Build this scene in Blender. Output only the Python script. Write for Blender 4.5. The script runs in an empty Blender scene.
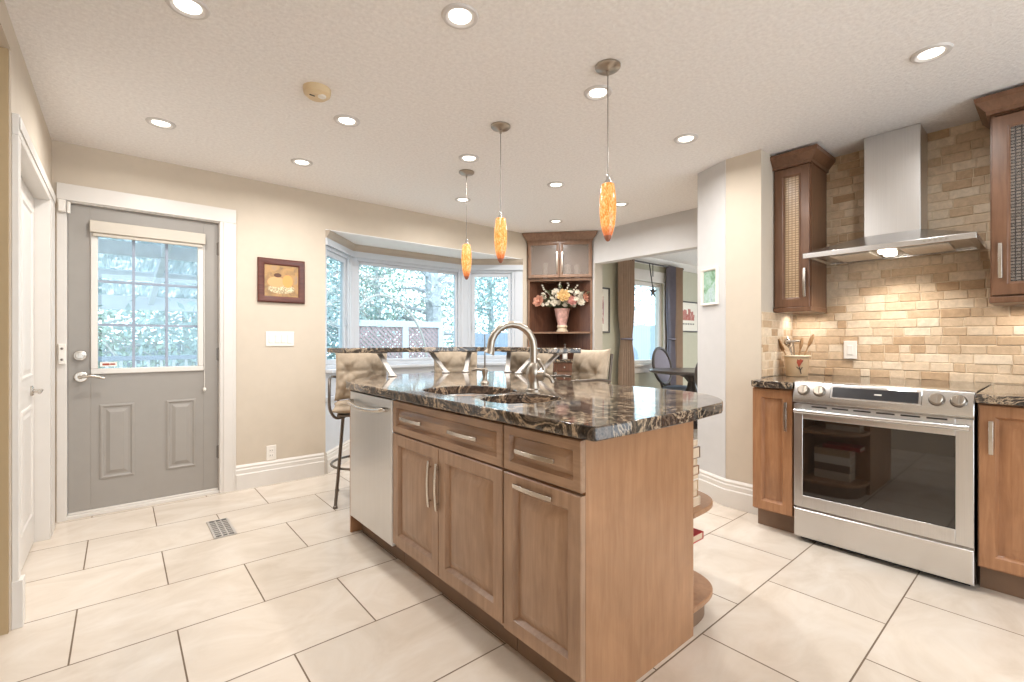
import bpy, bmesh, math, random
from mathutils import Vector, Matrix

random.seed(7)
PI = math.pi
S = bpy.context.scene
COL = S.collection

# ------------------------------------------------------------------ camera, sky, lights, exposure
cam_d = bpy.data.cameras.new('camera')
cam_d.sensor_width = 36.0
cam_d.lens = 465.6 / 1024 * 36.0
cam_d.clip_start = 0.02
cam_d.clip_end = 200
cam = bpy.data.objects.new('camera', cam_d)
cam.location = (0, 0, 1.15)
cam.rotation_euler = (PI / 2, 0, -math.radians(40.1))
COL.objects.link(cam)
S.camera = cam

S.view_settings.view_transform = 'Standard'
S.view_settings.look = 'None'
S.view_settings.gamma = 1.0
S.view_settings.use_curve_mapping = False
S.view_settings.exposure = 0.36
S.cycles.max_bounces = 10
S.cycles.diffuse_bounces = 6
S.cycles.glossy_bounces = 4
S.cycles.transparent_max_bounces = 16
S.cycles.sample_clamp_indirect = 4.0
S.cycles.caustics_reflective = False
S.cycles.caustics_refractive = False

SKY = 3.3
w = bpy.data.worlds.new('overcast_sky')
S.world = w
w.use_nodes = True
bg = w.node_tree.nodes['Background']
bg.inputs[0].default_value = (0.82, 0.92, 1.0, 1)
bg.inputs[1].default_value = SKY

DOWN_W, WARM = 3.9, (1.0, 0.985, 0.96)
HOOD_W, CAB_W = 3.2, .55

# ------------------------------------------------------------------ helpers
def srgb(r, g, b):
    f = lambda c: (c / 255 / 12.92) if c / 255 <= 0.04045 else ((c / 255 + 0.055) / 1.055) ** 2.4
    return (f(r), f(g), f(b), 1.0)

class NT:
    def __init__(s, name):
        s.m = bpy.data.materials.new(name)
        s.m.use_nodes = True
        s.t = s.m.node_tree
        s.n = s.t.nodes
        s.b = s.n['Principled BSDF']
        s.out = s.n['Material Output']
    def add(s, typ, **kw):
        x = s.n.new(typ)
        for k, v in kw.items():
            if k.startswith('i_'):
                x.inputs[k[2:].replace('_', ' ')].default_value = v
            else:
                setattr(x, k, v)
        return x
    def link(s, a, b):
        s.t.links.new(a, b)
    def coord(s, kind='Object', scale=(1, 1, 1), loc=(0, 0, 0), rot=(0, 0, 0)):
        c = s.add('ShaderNodeTexCoord')
        m = s.add('ShaderNodeMapping')
        m.inputs['Scale'].default_value = scale
        m.inputs['Location'].default_value = loc
        m.inputs['Rotation'].default_value = rot
        s.link(c.outputs[kind], m.inputs['Vector'])
        return m.outputs['Vector']
    def noise(s, vec, scale, detail=4, rough=.55, dist=0):
        x = s.add('ShaderNodeTexNoise')
        x.inputs['Scale'].default_value = scale
        x.inputs['Detail'].default_value = detail
        x.inputs['Roughness'].default_value = rough
        x.inputs['Distortion'].default_value = dist
        if vec is not None:
            s.link(vec, x.inputs['Vector'])
        return x.outputs['Fac']
    def ramp(s, fac, stops, interp='LINEAR'):
        r = s.add('ShaderNodeValToRGB')
        r.color_ramp.interpolation = interp
        e = r.color_ramp.elements
        while len(e) < len(stops):
            e.new(0.5)
        for q, (p, c) in zip(e, stops):
            q.position = p
            q.color = c
        s.link(fac, r.inputs['Fac'])
        return r.outputs['Color']
    def mix(s, fac, a, b, blend='MIX'):
        x = s.add('ShaderNodeMix', data_type='RGBA', blend_type=blend)
        for sock, v in ((x.inputs['Factor'], fac), (x.inputs[6], a), (x.inputs[7], b)):
            if hasattr(v, 'links') or hasattr(v, 'is_linked'):
                s.link(v, sock)
            else:
                sock.default_value = v
        return x.outputs[2]
    def bump(s, h, strength=.2, dist=.01):
        b = s.add('ShaderNodeBump')
        b.inputs['Strength'].default_value = strength
        b.inputs['Distance'].default_value = dist
        s.link(h, b.inputs['Height'])
        s.link(b.outputs['Normal'], s.b.inputs['Normal'])
    def base(s, v):
        if hasattr(v, 'is_linked'):
            s.link(v, s.b.inputs['Base Color'])
        else:
            s.b.inputs['Base Color'].default_value = v
    def pr(s, rough=.5, metal=0, spec=.5, coat=0):
        s.b.inputs['Roughness'].default_value = rough
        s.b.inputs['Metallic'].default_value = metal
        s.b.inputs['Specular IOR Level'].default_value = spec
        s.b.inputs['Coat Weight'].default_value = coat
        s.b.inputs['Coat Roughness'].default_value = .15

def plain(name, col, rough=.5, metal=0, spec=.5, var=.06, scale=12, coat=0, bump=0):
    t = NT(name)
    v = t.coord()
    n = t.noise(v, scale, 5)
    d = tuple(c * (1 - var) for c in col[:3]) + (1,)
    l = tuple(min(1, c * (1 + var)) for c in col[:3]) + (1,)
    t.base(t.ramp(n, [(.3, d), (.7, l)]))
    t.pr(rough, metal, spec, coat)
    if bump:
        t.bump(t.noise(v, scale * 12, 3), bump, .003)
    return t.m

def wood(name, dark, light, rough=.35, axis=2, coat=.15):
    t = NT(name)
    sc = [9, 9, 9]
    sc[axis] = .9
    v = t.coord(scale=tuple(sc))
    v2 = t.coord(scale=(1, 1, 1))
    g = t.noise(v, 5, 6, .6, .6)
    blotch = t.noise(v2, 3.0, 3, .6, .8)
    c1 = t.ramp(g, [(.25, dark), (.75, light)])
    c2 = t.ramp(blotch, [(.3, (.82, .80, .78, 1)), (.7, (1.08, 1.06, 1.04, 1))])
    t.base(t.mix(1.0, c1, c2, 'MULTIPLY'))
    t.pr(rough, 0, .45, coat)
    return t.m

def metal(name, col, rough=.3, streak=None):
    t = NT(name)
    sc = [2, 2, 2]
    if streak is not None:
        sc = [60, 60, 60]
        sc[streak] = .6
    v = t.coord(scale=tuple(sc))
    n = t.noise(v, 6, 3)
    t.base(t.ramp(n, [(.3, tuple(c * .93 for c in col[:3]) + (1,)), (.7, col)]))
    t.pr(rough, 1.0)
    return t.m

def emit(name, col, strength):
    t = NT(name)
    t.base(col)
    t.b.inputs['Emission Color'].default_value = col
    t.b.inputs['Emission Strength'].default_value = strength
    return t.m

def glass(name, tint=(1, 1, 1, 1), refl=.06, rough=.0):
    t = NT(name)
    t.n.remove(t.b)
    a = t.add('ShaderNodeBsdfTransparent')
    a.inputs[0].default_value = tint
    g = t.add('ShaderNodeBsdfGlossy')
    g.inputs['Roughness'].default_value = rough
    mx = t.add('ShaderNodeMixShader')
    mx.inputs[0].default_value = refl
    t.link(a.outputs[0], mx.inputs[1])
    t.link(g.outputs[0], mx.inputs[2])
    t.link(mx.outputs[0], t.out.inputs['Surface'])
    return t.m

def frosted(name, col, trans=.45, weave=0):
    t = NT(name)
    t.b.inputs['Base Color'].default_value = col
    t.pr(.25, 0, .6)
    if weave:
        c_ = t.add('ShaderNodeTexCoord')
        sx = t.add('ShaderNodeSeparateXYZ')
        cb = t.add('ShaderNodeCombineXYZ')
        t.link(c_.outputs['Object'], sx.inputs[0])
        t.link(sx.outputs['Y'], cb.inputs['X'])
        t.link(sx.outputs['Z'], cb.inputs['Y'])
        wv = t.add('ShaderNodeTexBrick')
        wv.offset = 0
        wv.inputs['Scale'].default_value = 1
        wv.inputs['Brick Width'].default_value = .021
        wv.inputs['Row Height'].default_value = .016
        wv.inputs['Mortar Size'].default_value = .0036
        wv.inputs['Mortar Smooth'].default_value = .6
        t.link(cb.outputs[0], wv.inputs['Vector'])
        for k, f in (('Color1', 1.35), ('Color2', 1.15), ('Mortar', weave)):
            wv.inputs[k].default_value = tuple(min(1, c * f) for c in col[:3]) + (1,)
        t.base(wv.outputs['Color'])
        t.bump(wv.outputs['Fac'], .5, .003)
    a = t.add('ShaderNodeBsdfTransparent')
    mx = t.add('ShaderNodeMixShader')
    mx.inputs[0].default_value = trans
    t.link(t.b.outputs[0], mx.inputs[1])
    t.link(a.outputs[0], mx.inputs[2])
    t.link(mx.outputs[0], t.out.inputs['Surface'])
    return t.m

def wpos(o):
    v = Vector((0, 0, 0))
    while o is not None:
        v += o.location
        o = o.parent
    return v

class MB:
    """collects shapes, then links them as one mesh object"""
    def __init__(s, M=None):
        s.bm = bmesh.new()
        s.M = M if M is not None else Matrix.Identity(4)
    def v(s, p):
        return s.bm.verts.new(s.M @ Vector(p))
    def face(s, vs):
        try:
            return s.bm.faces.new(vs)
        except ValueError:
            return None
    def box(s, a, b):
        x0, y0, z0 = a
        x1, y1, z1 = b
        p = [s.v(c) for c in ((x0, y0, z0), (x1, y0, z0), (x1, y1, z0), (x0, y1, z0), (x0, y0, z1), (x1, y0, z1), (x1, y1, z1), (x0, y1, z1))]
        for f in ((0, 1, 2, 3), (4, 5, 6, 7), (0, 1, 5, 4), (1, 2, 6, 5), (2, 3, 7, 6), (3, 0, 4, 7)):
            s.face([p[i] for i in f])
        return s
    def loft(s, loops, cap0=True, cap1=True, closed=False):
        L = [[s.v(p) for p in lp] for lp in loops]
        n = len(L[0])
        rng = range(len(L) if closed else len(L) - 1)
        for i in rng:
            a, b = L[i], L[(i + 1) % len(L)]
            for j in range(n):
                s.face([a[j], a[(j + 1) % n], b[(j + 1) % n], b[j]])
        if not closed:
            if cap0:
                s.face(L[0])
            if cap1:
                s.face(L[-1])
        return s
    def panel(s, u0, v0, wd, h, prof, w0=0):
        """a raised panel in the local u-w-v frame: prof lists (inset, height)"""
        lp = []
        for ins, ht in prof:
            lp.append([(u0 + ins, w0 + ht, v0 + ins), (u0 + wd - ins, w0 + ht, v0 + ins), (u0 + wd - ins, w0 + ht, v0 + h - ins), (u0 + ins, w0 + ht, v0 + h - ins)])
        return s.loft(lp)
    def tube(s, pts, r, seg=10, closed=False):
        pts = [Vector(p) for p in pts]
        n = len(pts)
        rs = r if isinstance(r, (list, tuple)) else [r] * n
        loops = []
        up = None
        for i, p in enumerate(pts):
            if closed:
                t = pts[(i + 1) % n] - pts[i - 1]
            else:
                t = pts[min(i + 1, n - 1)] - pts[max(i - 1, 0)]
            t.normalize()
            if up is None:
                up = Vector((0, 0, 1)) if abs(t.z) < .9 else Vector((1, 0, 0))
            a = t.cross(up)
            if a.length < 1e-6:
                a = t.orthogonal()
            a.normalize()
            b = a.cross(t).normalized()
            up = b
            loops.append([p + (a * math.cos(2 * PI * k / seg) + b * math.sin(2 * PI * k / seg)) * rs[i] for k in range(seg)])
        return s.loft(loops, closed=closed)
    def lathe(s, prof, c=(0, 0, 0), seg=24, cap=True, sx=1, sy=1):
        lp = [[(c[0] + r * sx * math.cos(2 * PI * k / seg), c[1] + r * sy * math.sin(2 * PI * k / seg), c[2] + z) for k in range(seg)] for r, z in prof]
        return s.loft(lp, cap, cap)
    def prism(s, poly, z0, z1):
        return s.loft([[(x, y, z0) for x, y in poly], [(x, y, z1) for x, y in poly]])
    def ex(s, prof, axis, a0, a1):
        """a 2D profile pushed along one axis: axis 1 takes (x, z), axis 0 takes (y, z)"""
        if axis == 1:
            return s.loft([[(p, a, q) for p, q in prof] for a in (a0, a1)])
        return s.loft([[(a, p, q) for p, q in prof] for a in (a0, a1)])
    def ball(s, c, r, sc=(1, 1, 1), seg=10, rings=6):
        lp = []
        for i in range(1, rings):
            th = PI * i / rings
            lp.append([(c[0] + r * sc[0] * math.sin(th) * math.cos(2 * PI * k / seg), c[1] + r * sc[1] * math.sin(th) * math.sin(2 * PI * k / seg), c[2] - r * sc[2] * math.cos(th)) for k in range(seg)])
        return s.loft(lp)
    def sweep(s, prof, path, closed=False):
        """prof: (offset to the left of the path, z); path: 2D points, mitred"""
        n = len(path)
        P = [Vector((p[0], p[1])) for p in path]
        loops = []
        for i in range(n):
            d0 = (P[i] - P[i - 1]).normalized() if (i > 0 or closed) else None
            d1 = (P[(i + 1) % n] - P[i]).normalized() if (i < n - 1 or closed) else None
            d0 = d0 or d1
            d1 = d1 or d0
            n0 = Vector((-d0.y, d0.x))
            n1 = Vector((-d1.y, d1.x))
            m = n0 + n1
            m = m / max(1e-6, m.length_squared) * 2
            loops.append([(P[i].x + m.x * o, P[i].y + m.y * o, z) for o, z in prof])
        return s.loft(loops, closed=closed)
    def build(s, name, mat, parent=None, smooth=True, bevel=0, angle=35, origin=None, seg=2):
        bmesh.ops.recalc_face_normals(s.bm, faces=s.bm.faces[:])
        if parent is None:
            zs = [v.co for v in s.bm.verts]
            if origin is None:
                origin = Vector(((min(c.x for c in zs) + max(c.x for c in zs)) / 2, (min(c.y for c in zs) + max(c.y for c in zs)) / 2, min(c.z for c in zs)))
            off = Vector(origin)
        else:
            off = wpos(parent)
        bmesh.ops.translate(s.bm, verts=s.bm.verts[:], vec=-off)
        me = bpy.data.meshes.new(name)
        s.bm.to_mesh(me)
        s.bm.free()
        if smooth:
            for p in me.polygons:
                p.use_smooth = True
            me.set_sharp_from_angle(angle=math.radians(angle))
        me.materials.append(mat)
        o = bpy.data.objects.new(name, me)
        COL.objects.link(o)
        if parent is None:
            o.location = off
        else:
            o.parent = parent
        if bevel:
            b = o.modifiers.new('bevel', 'BEVEL')
            b.width = bevel
            b.segments = seg
            b.limit_method = 'ANGLE'
            b.angle_limit = math.radians(40)
        return o

def tag(o, label, cat, group=None, kind=None):
    o['label'] = label
    o['category'] = cat
    if group:
        o['group'] = group
    if kind:
        o['kind'] = kind
    return o

def thing(name, label, cat, loc=(0, 0, 0), rz=0, group=None, kind=None):
    o = bpy.data.objects.new(name, None)
    o.empty_display_size = .05
    COL.objects.link(o)
    o.location = loc
    o.rotation_euler = (0, 0, rz)
    return tag(o, label, cat, group, kind)

def struct(o):
    o['kind'] = 'structure'
    return o

def dup(src, loc, rz=0, label=None):
    def cp(o, parent):
        c = o.copy()
        COL.objects.link(c)
        c.parent = parent
        for ch in [x for x in bpy.data.objects if x.parent == o]:
            cp(ch, c)
        return c
    r = cp(src, None)
    r.location = loc
    r.rotation_euler = (0, 0, rz)
    if label:
        r['label'] = label
    return r

def FR(o, u, w):
    """local frame: u across, w outwards, v up"""
    return Matrix(((u[0], w[0], 0, o[0]), (u[1], w[1], 0, o[1]), (0, 0, 1, o[2]), (0, 0, 0, 1)))

def arc(cx, cy, r, a0, a1, n, ry=None):
    ry = ry or r
    return [(cx + r * math.cos(math.radians(a0 + (a1 - a0) * i / n)), cy + ry * math.sin(math.radians(a0 + (a1 - a0) * i / n))) for i in range(n + 1)]

def catmull(pts, n=8):
    out = []
    P = [pts[0]] + list(pts) + [pts[-1]]
    for i in range(1, len(P) - 2):
        for k in range(n):
            t = k / n
            out.append(tuple(.5 * (2 * P[i][d] + (P[i + 1][d] - P[i - 1][d]) * t + (2 * P[i - 1][d] - 5 * P[i][d] + 4 * P[i + 1][d] - P[i + 2][d]) * t * t + (3 * P[i][d] - P[i - 1][d] - 3 * P[i + 1][d] + P[i + 2][d]) * t ** 3) for d in range(len(pts[0]))))
    out.append(tuple(pts[-1]))
    return out

# ------------------------------------------------------------------ materials
def mat_floor():
    t = NT('cream_floor_tile')
    RW, RH = .63, .452
    v = t.coord('Object', loc=(.14 - .315 + RW * 20, -2.275 + RH * 20, 0))
    br = t.add('ShaderNodeTexBrick')
    br.offset = .5
    br.inputs['Scale'].default_value = 1
    br.inputs['Mortar Size'].default_value = .0032
    br.inputs['Mortar Smooth'].default_value = .2
    br.inputs['Brick Width'].default_value = RW
    br.inputs['Row Height'].default_value = RH
    br.inputs['Color1'].default_value = (.92, .92, .92, 1)
    br.inputs['Color2'].default_value = (1, 1, 1, 1)
    br.inputs['Mortar'].default_value = (1, 1, 1, 1)
    t.link(v, br.inputs['Vector'])
    n = t.noise(t.coord('Object', scale=(1, 1.6, 1), rot=(0, 0, .5)), 2.4, 7, .62, 1.2)
    tile = t.ramp(n, [(.28, srgb(210, 195, 178)), (.5, srgb(221, 208, 193)), (.75, srgb(230, 220, 208))])
    tile = t.mix(1.0, tile, br.outputs['Color'], 'MULTIPLY')
    t.base(t.mix(br.outputs['Fac'], tile, srgb(116, 98, 80)))
    rr = t.ramp(br.outputs['Fac'], [(0, (.22, .22, .22, 1)), (1, (.8, .8, .8, 1))])
    t.link(rr, t.b.inputs['Roughness'])
    inv = t.add('ShaderNodeMath', operation='SUBTRACT')
    inv.inputs[0].default_value = 1
    t.link(br.outputs['Fac'], inv.inputs[1])
    t.bump(inv.outputs[0], .35, .003)
    t.b.inputs['Specular IOR Level'].default_value = .45
    return t.m

def mat_granite():
    t = NT('brown_black_granite')
    v = t.coord('Object', scale=(1, .62, 1), rot=(0, 0, .65))
    n1 = t.noise(v, 8, 8, .68, .9)
    k = [(30, 28, 28), (54, 49, 47), (112, 98, 86), (42, 38, 37), (74, 68, 64), (184, 164, 140), (84, 76, 70), (38, 35, 35), (132, 116, 102), (206, 192, 170)]
    c = t.ramp(n1, [(p, srgb(*q)) for p, q in zip((.20, .36, .42, .455, .50, .535, .565, .61, .66, .74), k)])
    n2 = t.noise(t.coord('Object'), 60, 5, .7)
    sp = t.ramp(n2, [(.34, (.55, .54, .53, 1)), (.66, (1.3, 1.27, 1.22, 1))])
    t.base(t.mix(1.0, c, sp, 'MULTIPLY'))
    t.pr(.07, 0, .6)
    return t.m

M = {}
M['floor'] = mat_floor()
M['granite'] = mat_granite()
def mat_ceiling():
    t = NT('stippled_ceiling_paint')
    v = t.coord('Object')
    n = t.noise(v, 55, 5, .7)
    t.base(t.ramp(n, [(.32, srgb(232, 227, 224)), (.68, srgb(248, 244, 241))]))
    t.pr(.9, 0, .2)
    t.bump(n, .6, .012)
    return t.m
M['ceiling'] = mat_ceiling()
M['wall'] = plain('beige_wall_paint', srgb(203, 190, 173), .8, var=.02)
M['wall_gray'] = plain('pale_gray_wall_paint', srgb(205, 202, 200), .8, var=.02)
M['wall_green'] = plain('sage_wall_paint', srgb(190, 187, 168), .8, var=.02)
M['wall_dim_tan'] = plain('hall_shade_tan', srgb(176, 152, 116), .8, var=.02)  # tan puts the hall's dim light into the wall colour
M['white'] = plain('white_trim_paint', srgb(217, 211, 204), .4, var=.015)
M['bay_white'] = plain('white_vinyl', srgb(198, 202, 208), .4, var=.015)
M['cream_trim'] = plain('cream_moulding_paint', srgb(196, 186, 172), .5, var=.02)
M['bay_crown'] = plain('taupe_moulding_paint', srgb(172, 158, 142), .5, var=.02)
M['bay_ceiling'] = plain('white_bay_ceiling', srgb(236, 234, 232), .8, var=.01)
M['door_gray'] = plain('gray_door_paint', srgb(152, 146, 139), .5, var=.02)
M['ring'] = plain('lamp_ring_enamel', srgb(206, 200, 196), .4, var=.01)
M['plastic'] = plain('white_plastic', srgb(232, 226, 218), .35, var=.01)
M['plastic_cream'] = plain('yellowed_plastic', srgb(214, 190, 152), .4, var=.02)
M['wood'] = wood('stained_maple', srgb(150, 119, 95), srgb(178, 147, 122))
M['wood_y'] = wood('stained_maple_crossgrain', srgb(150, 119, 95), srgb(178, 147, 122), axis=1)
M['wood_warm'] = wood('warm_stained_maple', srgb(146, 102, 70), srgb(178, 132, 96))
M['wood_end'] = wood('end_panel_maple', srgb(154, 112, 80), srgb(174, 133, 99))
M['wood_brown'] = wood('dark_stained_maple', srgb(98, 67, 47), srgb(126, 91, 68))
M['wood_hutch'] = wood('hutch_maple', srgb(122, 92, 72), srgb(152, 120, 98))
M['wood_deep'] = wood('deep_walnut', srgb(78, 50, 38), srgb(112, 76, 58))  # darker brown than the hutch frame, for its back and drawers
M['dark'] = plain('toe_kick_brown', srgb(124, 98, 78), .5)
M['black'] = plain('matte_black', (.012, .012, .012, 1), .5)
M['steel'] = metal('brushed_stainless', srgb(220, 219, 218), .27, streak=1)
M['steel_v'] = metal('brushed_stainless_upright', srgb(216, 215, 214), .32, streak=2)
M['bracket'] = metal('satin_bracket_steel', srgb(206, 200, 194), .65)
M['nickel'] = metal('brushed_nickel', srgb(206, 198, 188), .25)
M['nickel_d'] = metal('satin_nickel_faucet', srgb(176, 166, 154), .3)
M['chrome'] = metal('polished_chrome', srgb(210, 210, 210), .12)
M['pewter'] = metal('gray_metal_tube', srgb(128, 120, 112), .38)
M['filter'] = plain('filter_painted_reflection', srgb(218, 206, 190), .45)  # beige stands in for tile light reflected by the metal mesh
M['black_glass'] = plain('black_oven_glass', (.012, .009, .007, 1), .03, spec=1.0, var=0)
M['cooktop'] = plain('black_ceramic_top', (.02, .018, .016, 1), .04, spec=.8, var=0)
M['display'] = plain('dark_display', (.03, .03, .033, 1), .15, var=0)
M['pane'] = glass('blue_cast_pane', (.86, .94, .97, 1), .05)  # blue tint puts the bluish overexposed daylight look into the glass
M['frost'] = frosted('frosted_cabinet_glass', srgb(158, 144, 134), .5)
M['weave'] = frosted('woven_textured_glass', srgb(176, 148, 116), .12, .7)
M['weave_dark'] = frosted('smoky_textured_glass', srgb(124, 114, 106), .35, .25)
M['cushion'] = plain('cream_suede', srgb(180, 163, 142), .85, var=.12, scale=22, bump=.3)
M['lamp'] = emit('lit_diffuser', (1, .96, .88, 1), 3.0)
M['lamp_hood'] = emit('lit_hood_lens', (1, .92, .8, 1), 9.0)
M['frame_brown'] = wood('mahogany_frame', srgb(74, 36, 28), srgb(106, 58, 46), axis=0)
M['frame_dark'] = plain('charcoal_frame', srgb(70, 66, 64), .4)
M['mat_board'] = plain('white_mat_board', srgb(232, 226, 214), .8, var=.01)
M['chair_wood'] = wood('weathered_gray_wood', srgb(58, 52, 50), srgb(86, 78, 74))
M['seat_blue'] = plain('pale_blue_upholstery', srgb(150, 160, 178), .9)
M['curtain'] = plain('taupe_curtain_cloth', srgb(172, 150, 132), .9, var=.05)
M['curtain_gray'] = plain('gray_lining_cloth', srgb(128, 124, 136), .9, var=.05)
M['iron'] = plain('dark_iron', srgb(60, 52, 48), .5)
M['terracotta'] = plain('blush_ceramic', srgb(200, 156, 146), .4, var=.3, scale=26)
M['cream_ceramic'] = plain('cream_ceramic', srgb(214, 196, 168), .4, var=.05)
M['crock'] = plain('stoneware', srgb(208, 178, 142), .5, var=.06)
M['red'] = plain('brick_red_glaze', srgb(164, 74, 52), .5)
M['print_red'] = plain('faded_red_ink', srgb(176, 104, 92), .6, var=.2)
M['paper'] = plain('aged_paper', srgb(206, 184, 158), .8)
M['spoon_wood'] = plain('spoon_wood', srgb(176, 138, 98), .6)
M['ext_ground'] = plain('pale_ground', srgb(176, 178, 172), .95, var=.12, scale=2)
M['ext_white'] = plain('weathered_white_timber', srgb(214, 216, 220), .8)
M['ext_roof'] = frosted('corrugated_polycarbonate', srgb(222, 230, 236), .5)
M['ext_lattice'] = plain('pinkish_cedar_lattice', srgb(186, 160, 162), .85)
M['ext_rail'] = plain('blue_gray_rail', srgb(150, 160, 176), .8)
M['bark'] = plain('pale_gray_bark', srgb(188, 188, 192), .95, var=.25, scale=14, bump=.6)
M['twig'] = plain('bleached_twig', srgb(186, 178, 172), .95)
M['leaf_blue'] = plain('blue_green_needles', srgb(172, 192, 190), .8, var=.25)  # foliage tones made pale to match the overexposed garden
M['leaf_green'] = plain('soft_green_leaves', srgb(180, 198, 182), .8, var=.25)
M['leaf_pale'] = plain('paled_leaves', srgb(206, 208, 202), .8, var=.2)
M['flower_leaf'] = plain('dusty_green_leaf', srgb(104, 112, 84), .7, var=.2)
M['petal_peach'] = plain('peach_petal', srgb(206, 150, 126), .7, var=.25, scale=60)
M['petal_white'] = plain('cream_petal', srgb(216, 206, 188), .7, var=.12, scale=60)
M['petal_gold'] = plain('golden_petal', srgb(212, 176, 118), .7, var=.2, scale=60)
M['petal_rose'] = plain('rose_petal', srgb(194, 136, 126), .7, var=.25, scale=60)

def mat_pendant():
    t = NT('amber_art_glass')
    v = t.coord('Object', scale=(1, 1, .3))
    n = t.noise(v, 150, 4, .65, 1.2)
    c = t.ramp(n, [(.30, srgb(206, 100, 38)), (.48, srgb(238, 160, 78)), (.68, srgb(255, 222, 160))])
    o = t.add('ShaderNodeTexCoord')
    sx = t.add('ShaderNodeSeparateXYZ')
    t.link(o.outputs['Object'], sx.inputs[0])
    mr = t.add('ShaderNodeMapRange')
    for k, q in (('From Min', -.735), ('From Max', -.79), ('To Min', 0), ('To Max', 1)):
        mr.inputs[k].default_value = q
    t.link(sx.outputs['Z'], mr.inputs['Value'])
    c = t.mix(mr.outputs[0], c, srgb(196, 92, 54))
    t.base(t.mix(1.0, c, (.45, .38, .32, 1), 'MULTIPLY'))
    t.link(c, t.b.inputs['Emission Color'])
    t.b.inputs['Emission Strength'].default_value = .66
    t.pr(.15)
    return t.m
M['amber'] = mat_pendant()
M['tip'] = plain('smoked_amber_tip', srgb(150, 92, 70), .2)

def mat_tiles():
    t = NT('tumbled_travertine')
    at = t.add('ShaderNodeAttribute', attribute_name='tile_tone')
    v = t.coord('Object')
    tone = t.ramp(at.outputs['Fac'], [(0, srgb(188, 158, 126)), (.25, srgb(207, 182, 153)), (.7, srgb(218, 197, 171)), (1, srgb(226, 210, 188))])
    n = t.ramp(t.noise(v, 26, 6, .7, .4), [(.3, (.80, .78, .75, 1)), (.65, (1.06, 1.05, 1.04, 1))])
    t.base(t.mix(1.0, tone, n, 'MULTIPLY'))
    t.pr(.65, 0, .3)
    t.bump(t.noise(v, 70, 4), .25, .003)
    return t.m
M['tiles'] = mat_tiles()
M['grout'] = plain('sandy_grout', srgb(216, 198, 172), .9)

# ------------------------------------------------------------------ the setting
CZ = 2.42
WL, WB = -.33, 4.12

def wall_holes(mb, axis, a0, a1, z0, z1, t0, t1, holes):
    us = sorted({a0, a1} | {h[0] for h in holes} | {h[1] for h in holes})
    zs = sorted({z0, z1} | {h[2] for h in holes} | {h[3] for h in holes})
    for i in range(len(us) - 1):
        for j in range(len(zs) - 1):
            cu, cz = (us[i] + us[i + 1]) / 2, (zs[j] + zs[j + 1]) / 2
            if any(h[0] < cu < h[1] and h[2] < cz < h[3] for h in holes):
                continue
            if axis == 0:
                mb.box((us[i], t0, zs[j]), (us[i + 1], t1, zs[j + 1]))
            else:
                mb.box((t0, us[i], zs[j]), (t1, us[i + 1], zs[j + 1]))
    return mb

BAY = [(1.36, WB), (1.77, 4.57), (3.09, 4.57), (3.64, WB)]

mb = MB()
mb.prism([(-1.6, -2.8), (8.4, -2.8), (8.4, WB + .15), (3.62, WB + .15), (3.12, 4.68), (1.74, 4.68), (1.33, WB + .15), (-1.6, WB + .15)], -.12, 0)
struct(mb.build('floor', M['floor'], origin=(0, 0, 0)))
struct(MB().box((-1.6, -2.8, CZ), (8.4, WB + .15, CZ + .1)).build('ceiling', M['ceiling'], origin=(0, 0, CZ)))
mb = wall_holes(MB(), 0, -.5, 4.21, 0, CZ, WB, WB + .15, [(-.275, .59, 0, 2.06), (1.36, 3.64, 0, 2.12)])
struct(mb.build('wall_back', M['wall'], smooth=False))
mb = wall_holes(MB(), 0, 4.21, 8.4, 0, CZ, WB, WB + .15, [(5.76, 6.62, .80, 2.06)])
struct(mb.build('wall_dining_back', M['wall_green'], smooth=False))
mb = wall_holes(MB(), 1, -2.8, WB, 0, CZ, WL - .12, WL, [(1.3, 2.69, 0, 2.30), (2.76, 3.80, 0, 1.985)])
struct(mb.build('wall_left', M['wall'], smooth=False))
struct(MB().box((-.449, 2.676, 0), (-.336, 2.689, 2.299)).build('trim_1', M['wall_dim_tan'], smooth=False))  # beige jamb face, its shade put in as a tan colour
struct(MB().box((-1.6, -2.8, 0), (-1.5, WB + .15, CZ)).build('wall_hall', M['wall_dim_tan'], smooth=False))
struct(MB().box((-1.5, WB, 0), (-.5, WB + .15, CZ)).build('wall_hall_end', M['wall_dim_tan'], smooth=False))
struct(MB().box((-1.5, 2.80, 0), (-.45, 2.9, CZ)).build('wall_closet', M['wall_dim_tan'], smooth=False))
# the wall behind the stove and the block that ends it
struct(MB().box((3.7800, -2.8, 0), (3.9, 1.294, CZ)).build('wall_right', M['grout'], smooth=False))
struct(MB().prism([(3.245, 1.295), (4.35, 1.295), (4.35, 1.79), (3.354, 1.79), (3.245, 1.53)], 0, CZ).build('wall_stub', M['wall'], smooth=False))
struct(MB().prism([(3.245 - .004, 1.53), (3.350, 1.794), (3.36, 1.79), (3.25, 1.528)], 0.002, CZ - .002).build('wall_angled', M['wall_gray'], smooth=False))
mb = wall_holes(MB(), 1, 1.79, WB, 0, CZ, 4.21, 4.33, [(1.79, 3.51, 0, 2.05)])
struct(mb.build('wall_nook', M['wall_gray'], smooth=False))
mb = wall_holes(MB(), 0, -.45, 3.9, 0, CZ, -2.8, -2.7, [(-.25, 3.7, .08, 2.36)])  # unseen rear wall, opening enlarged to let in more sky light
struct(mb.build('wall_behind', M['wall'], smooth=False))
mb = wall_holes(MB(), 1, .2, WB, 0, CZ, 8.3, 8.4, [(.8, 3.4, .5, 2.2)])  # unseen side wall, large opening added to light the dining room
struct(mb.build('wall_dining_side', M['wall_green'], smooth=False))
struct(MB().box((3.9, .1, 0), (8.4, .2, CZ)).build('wall_dining_front', M['wall_green'], smooth=False))
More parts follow.
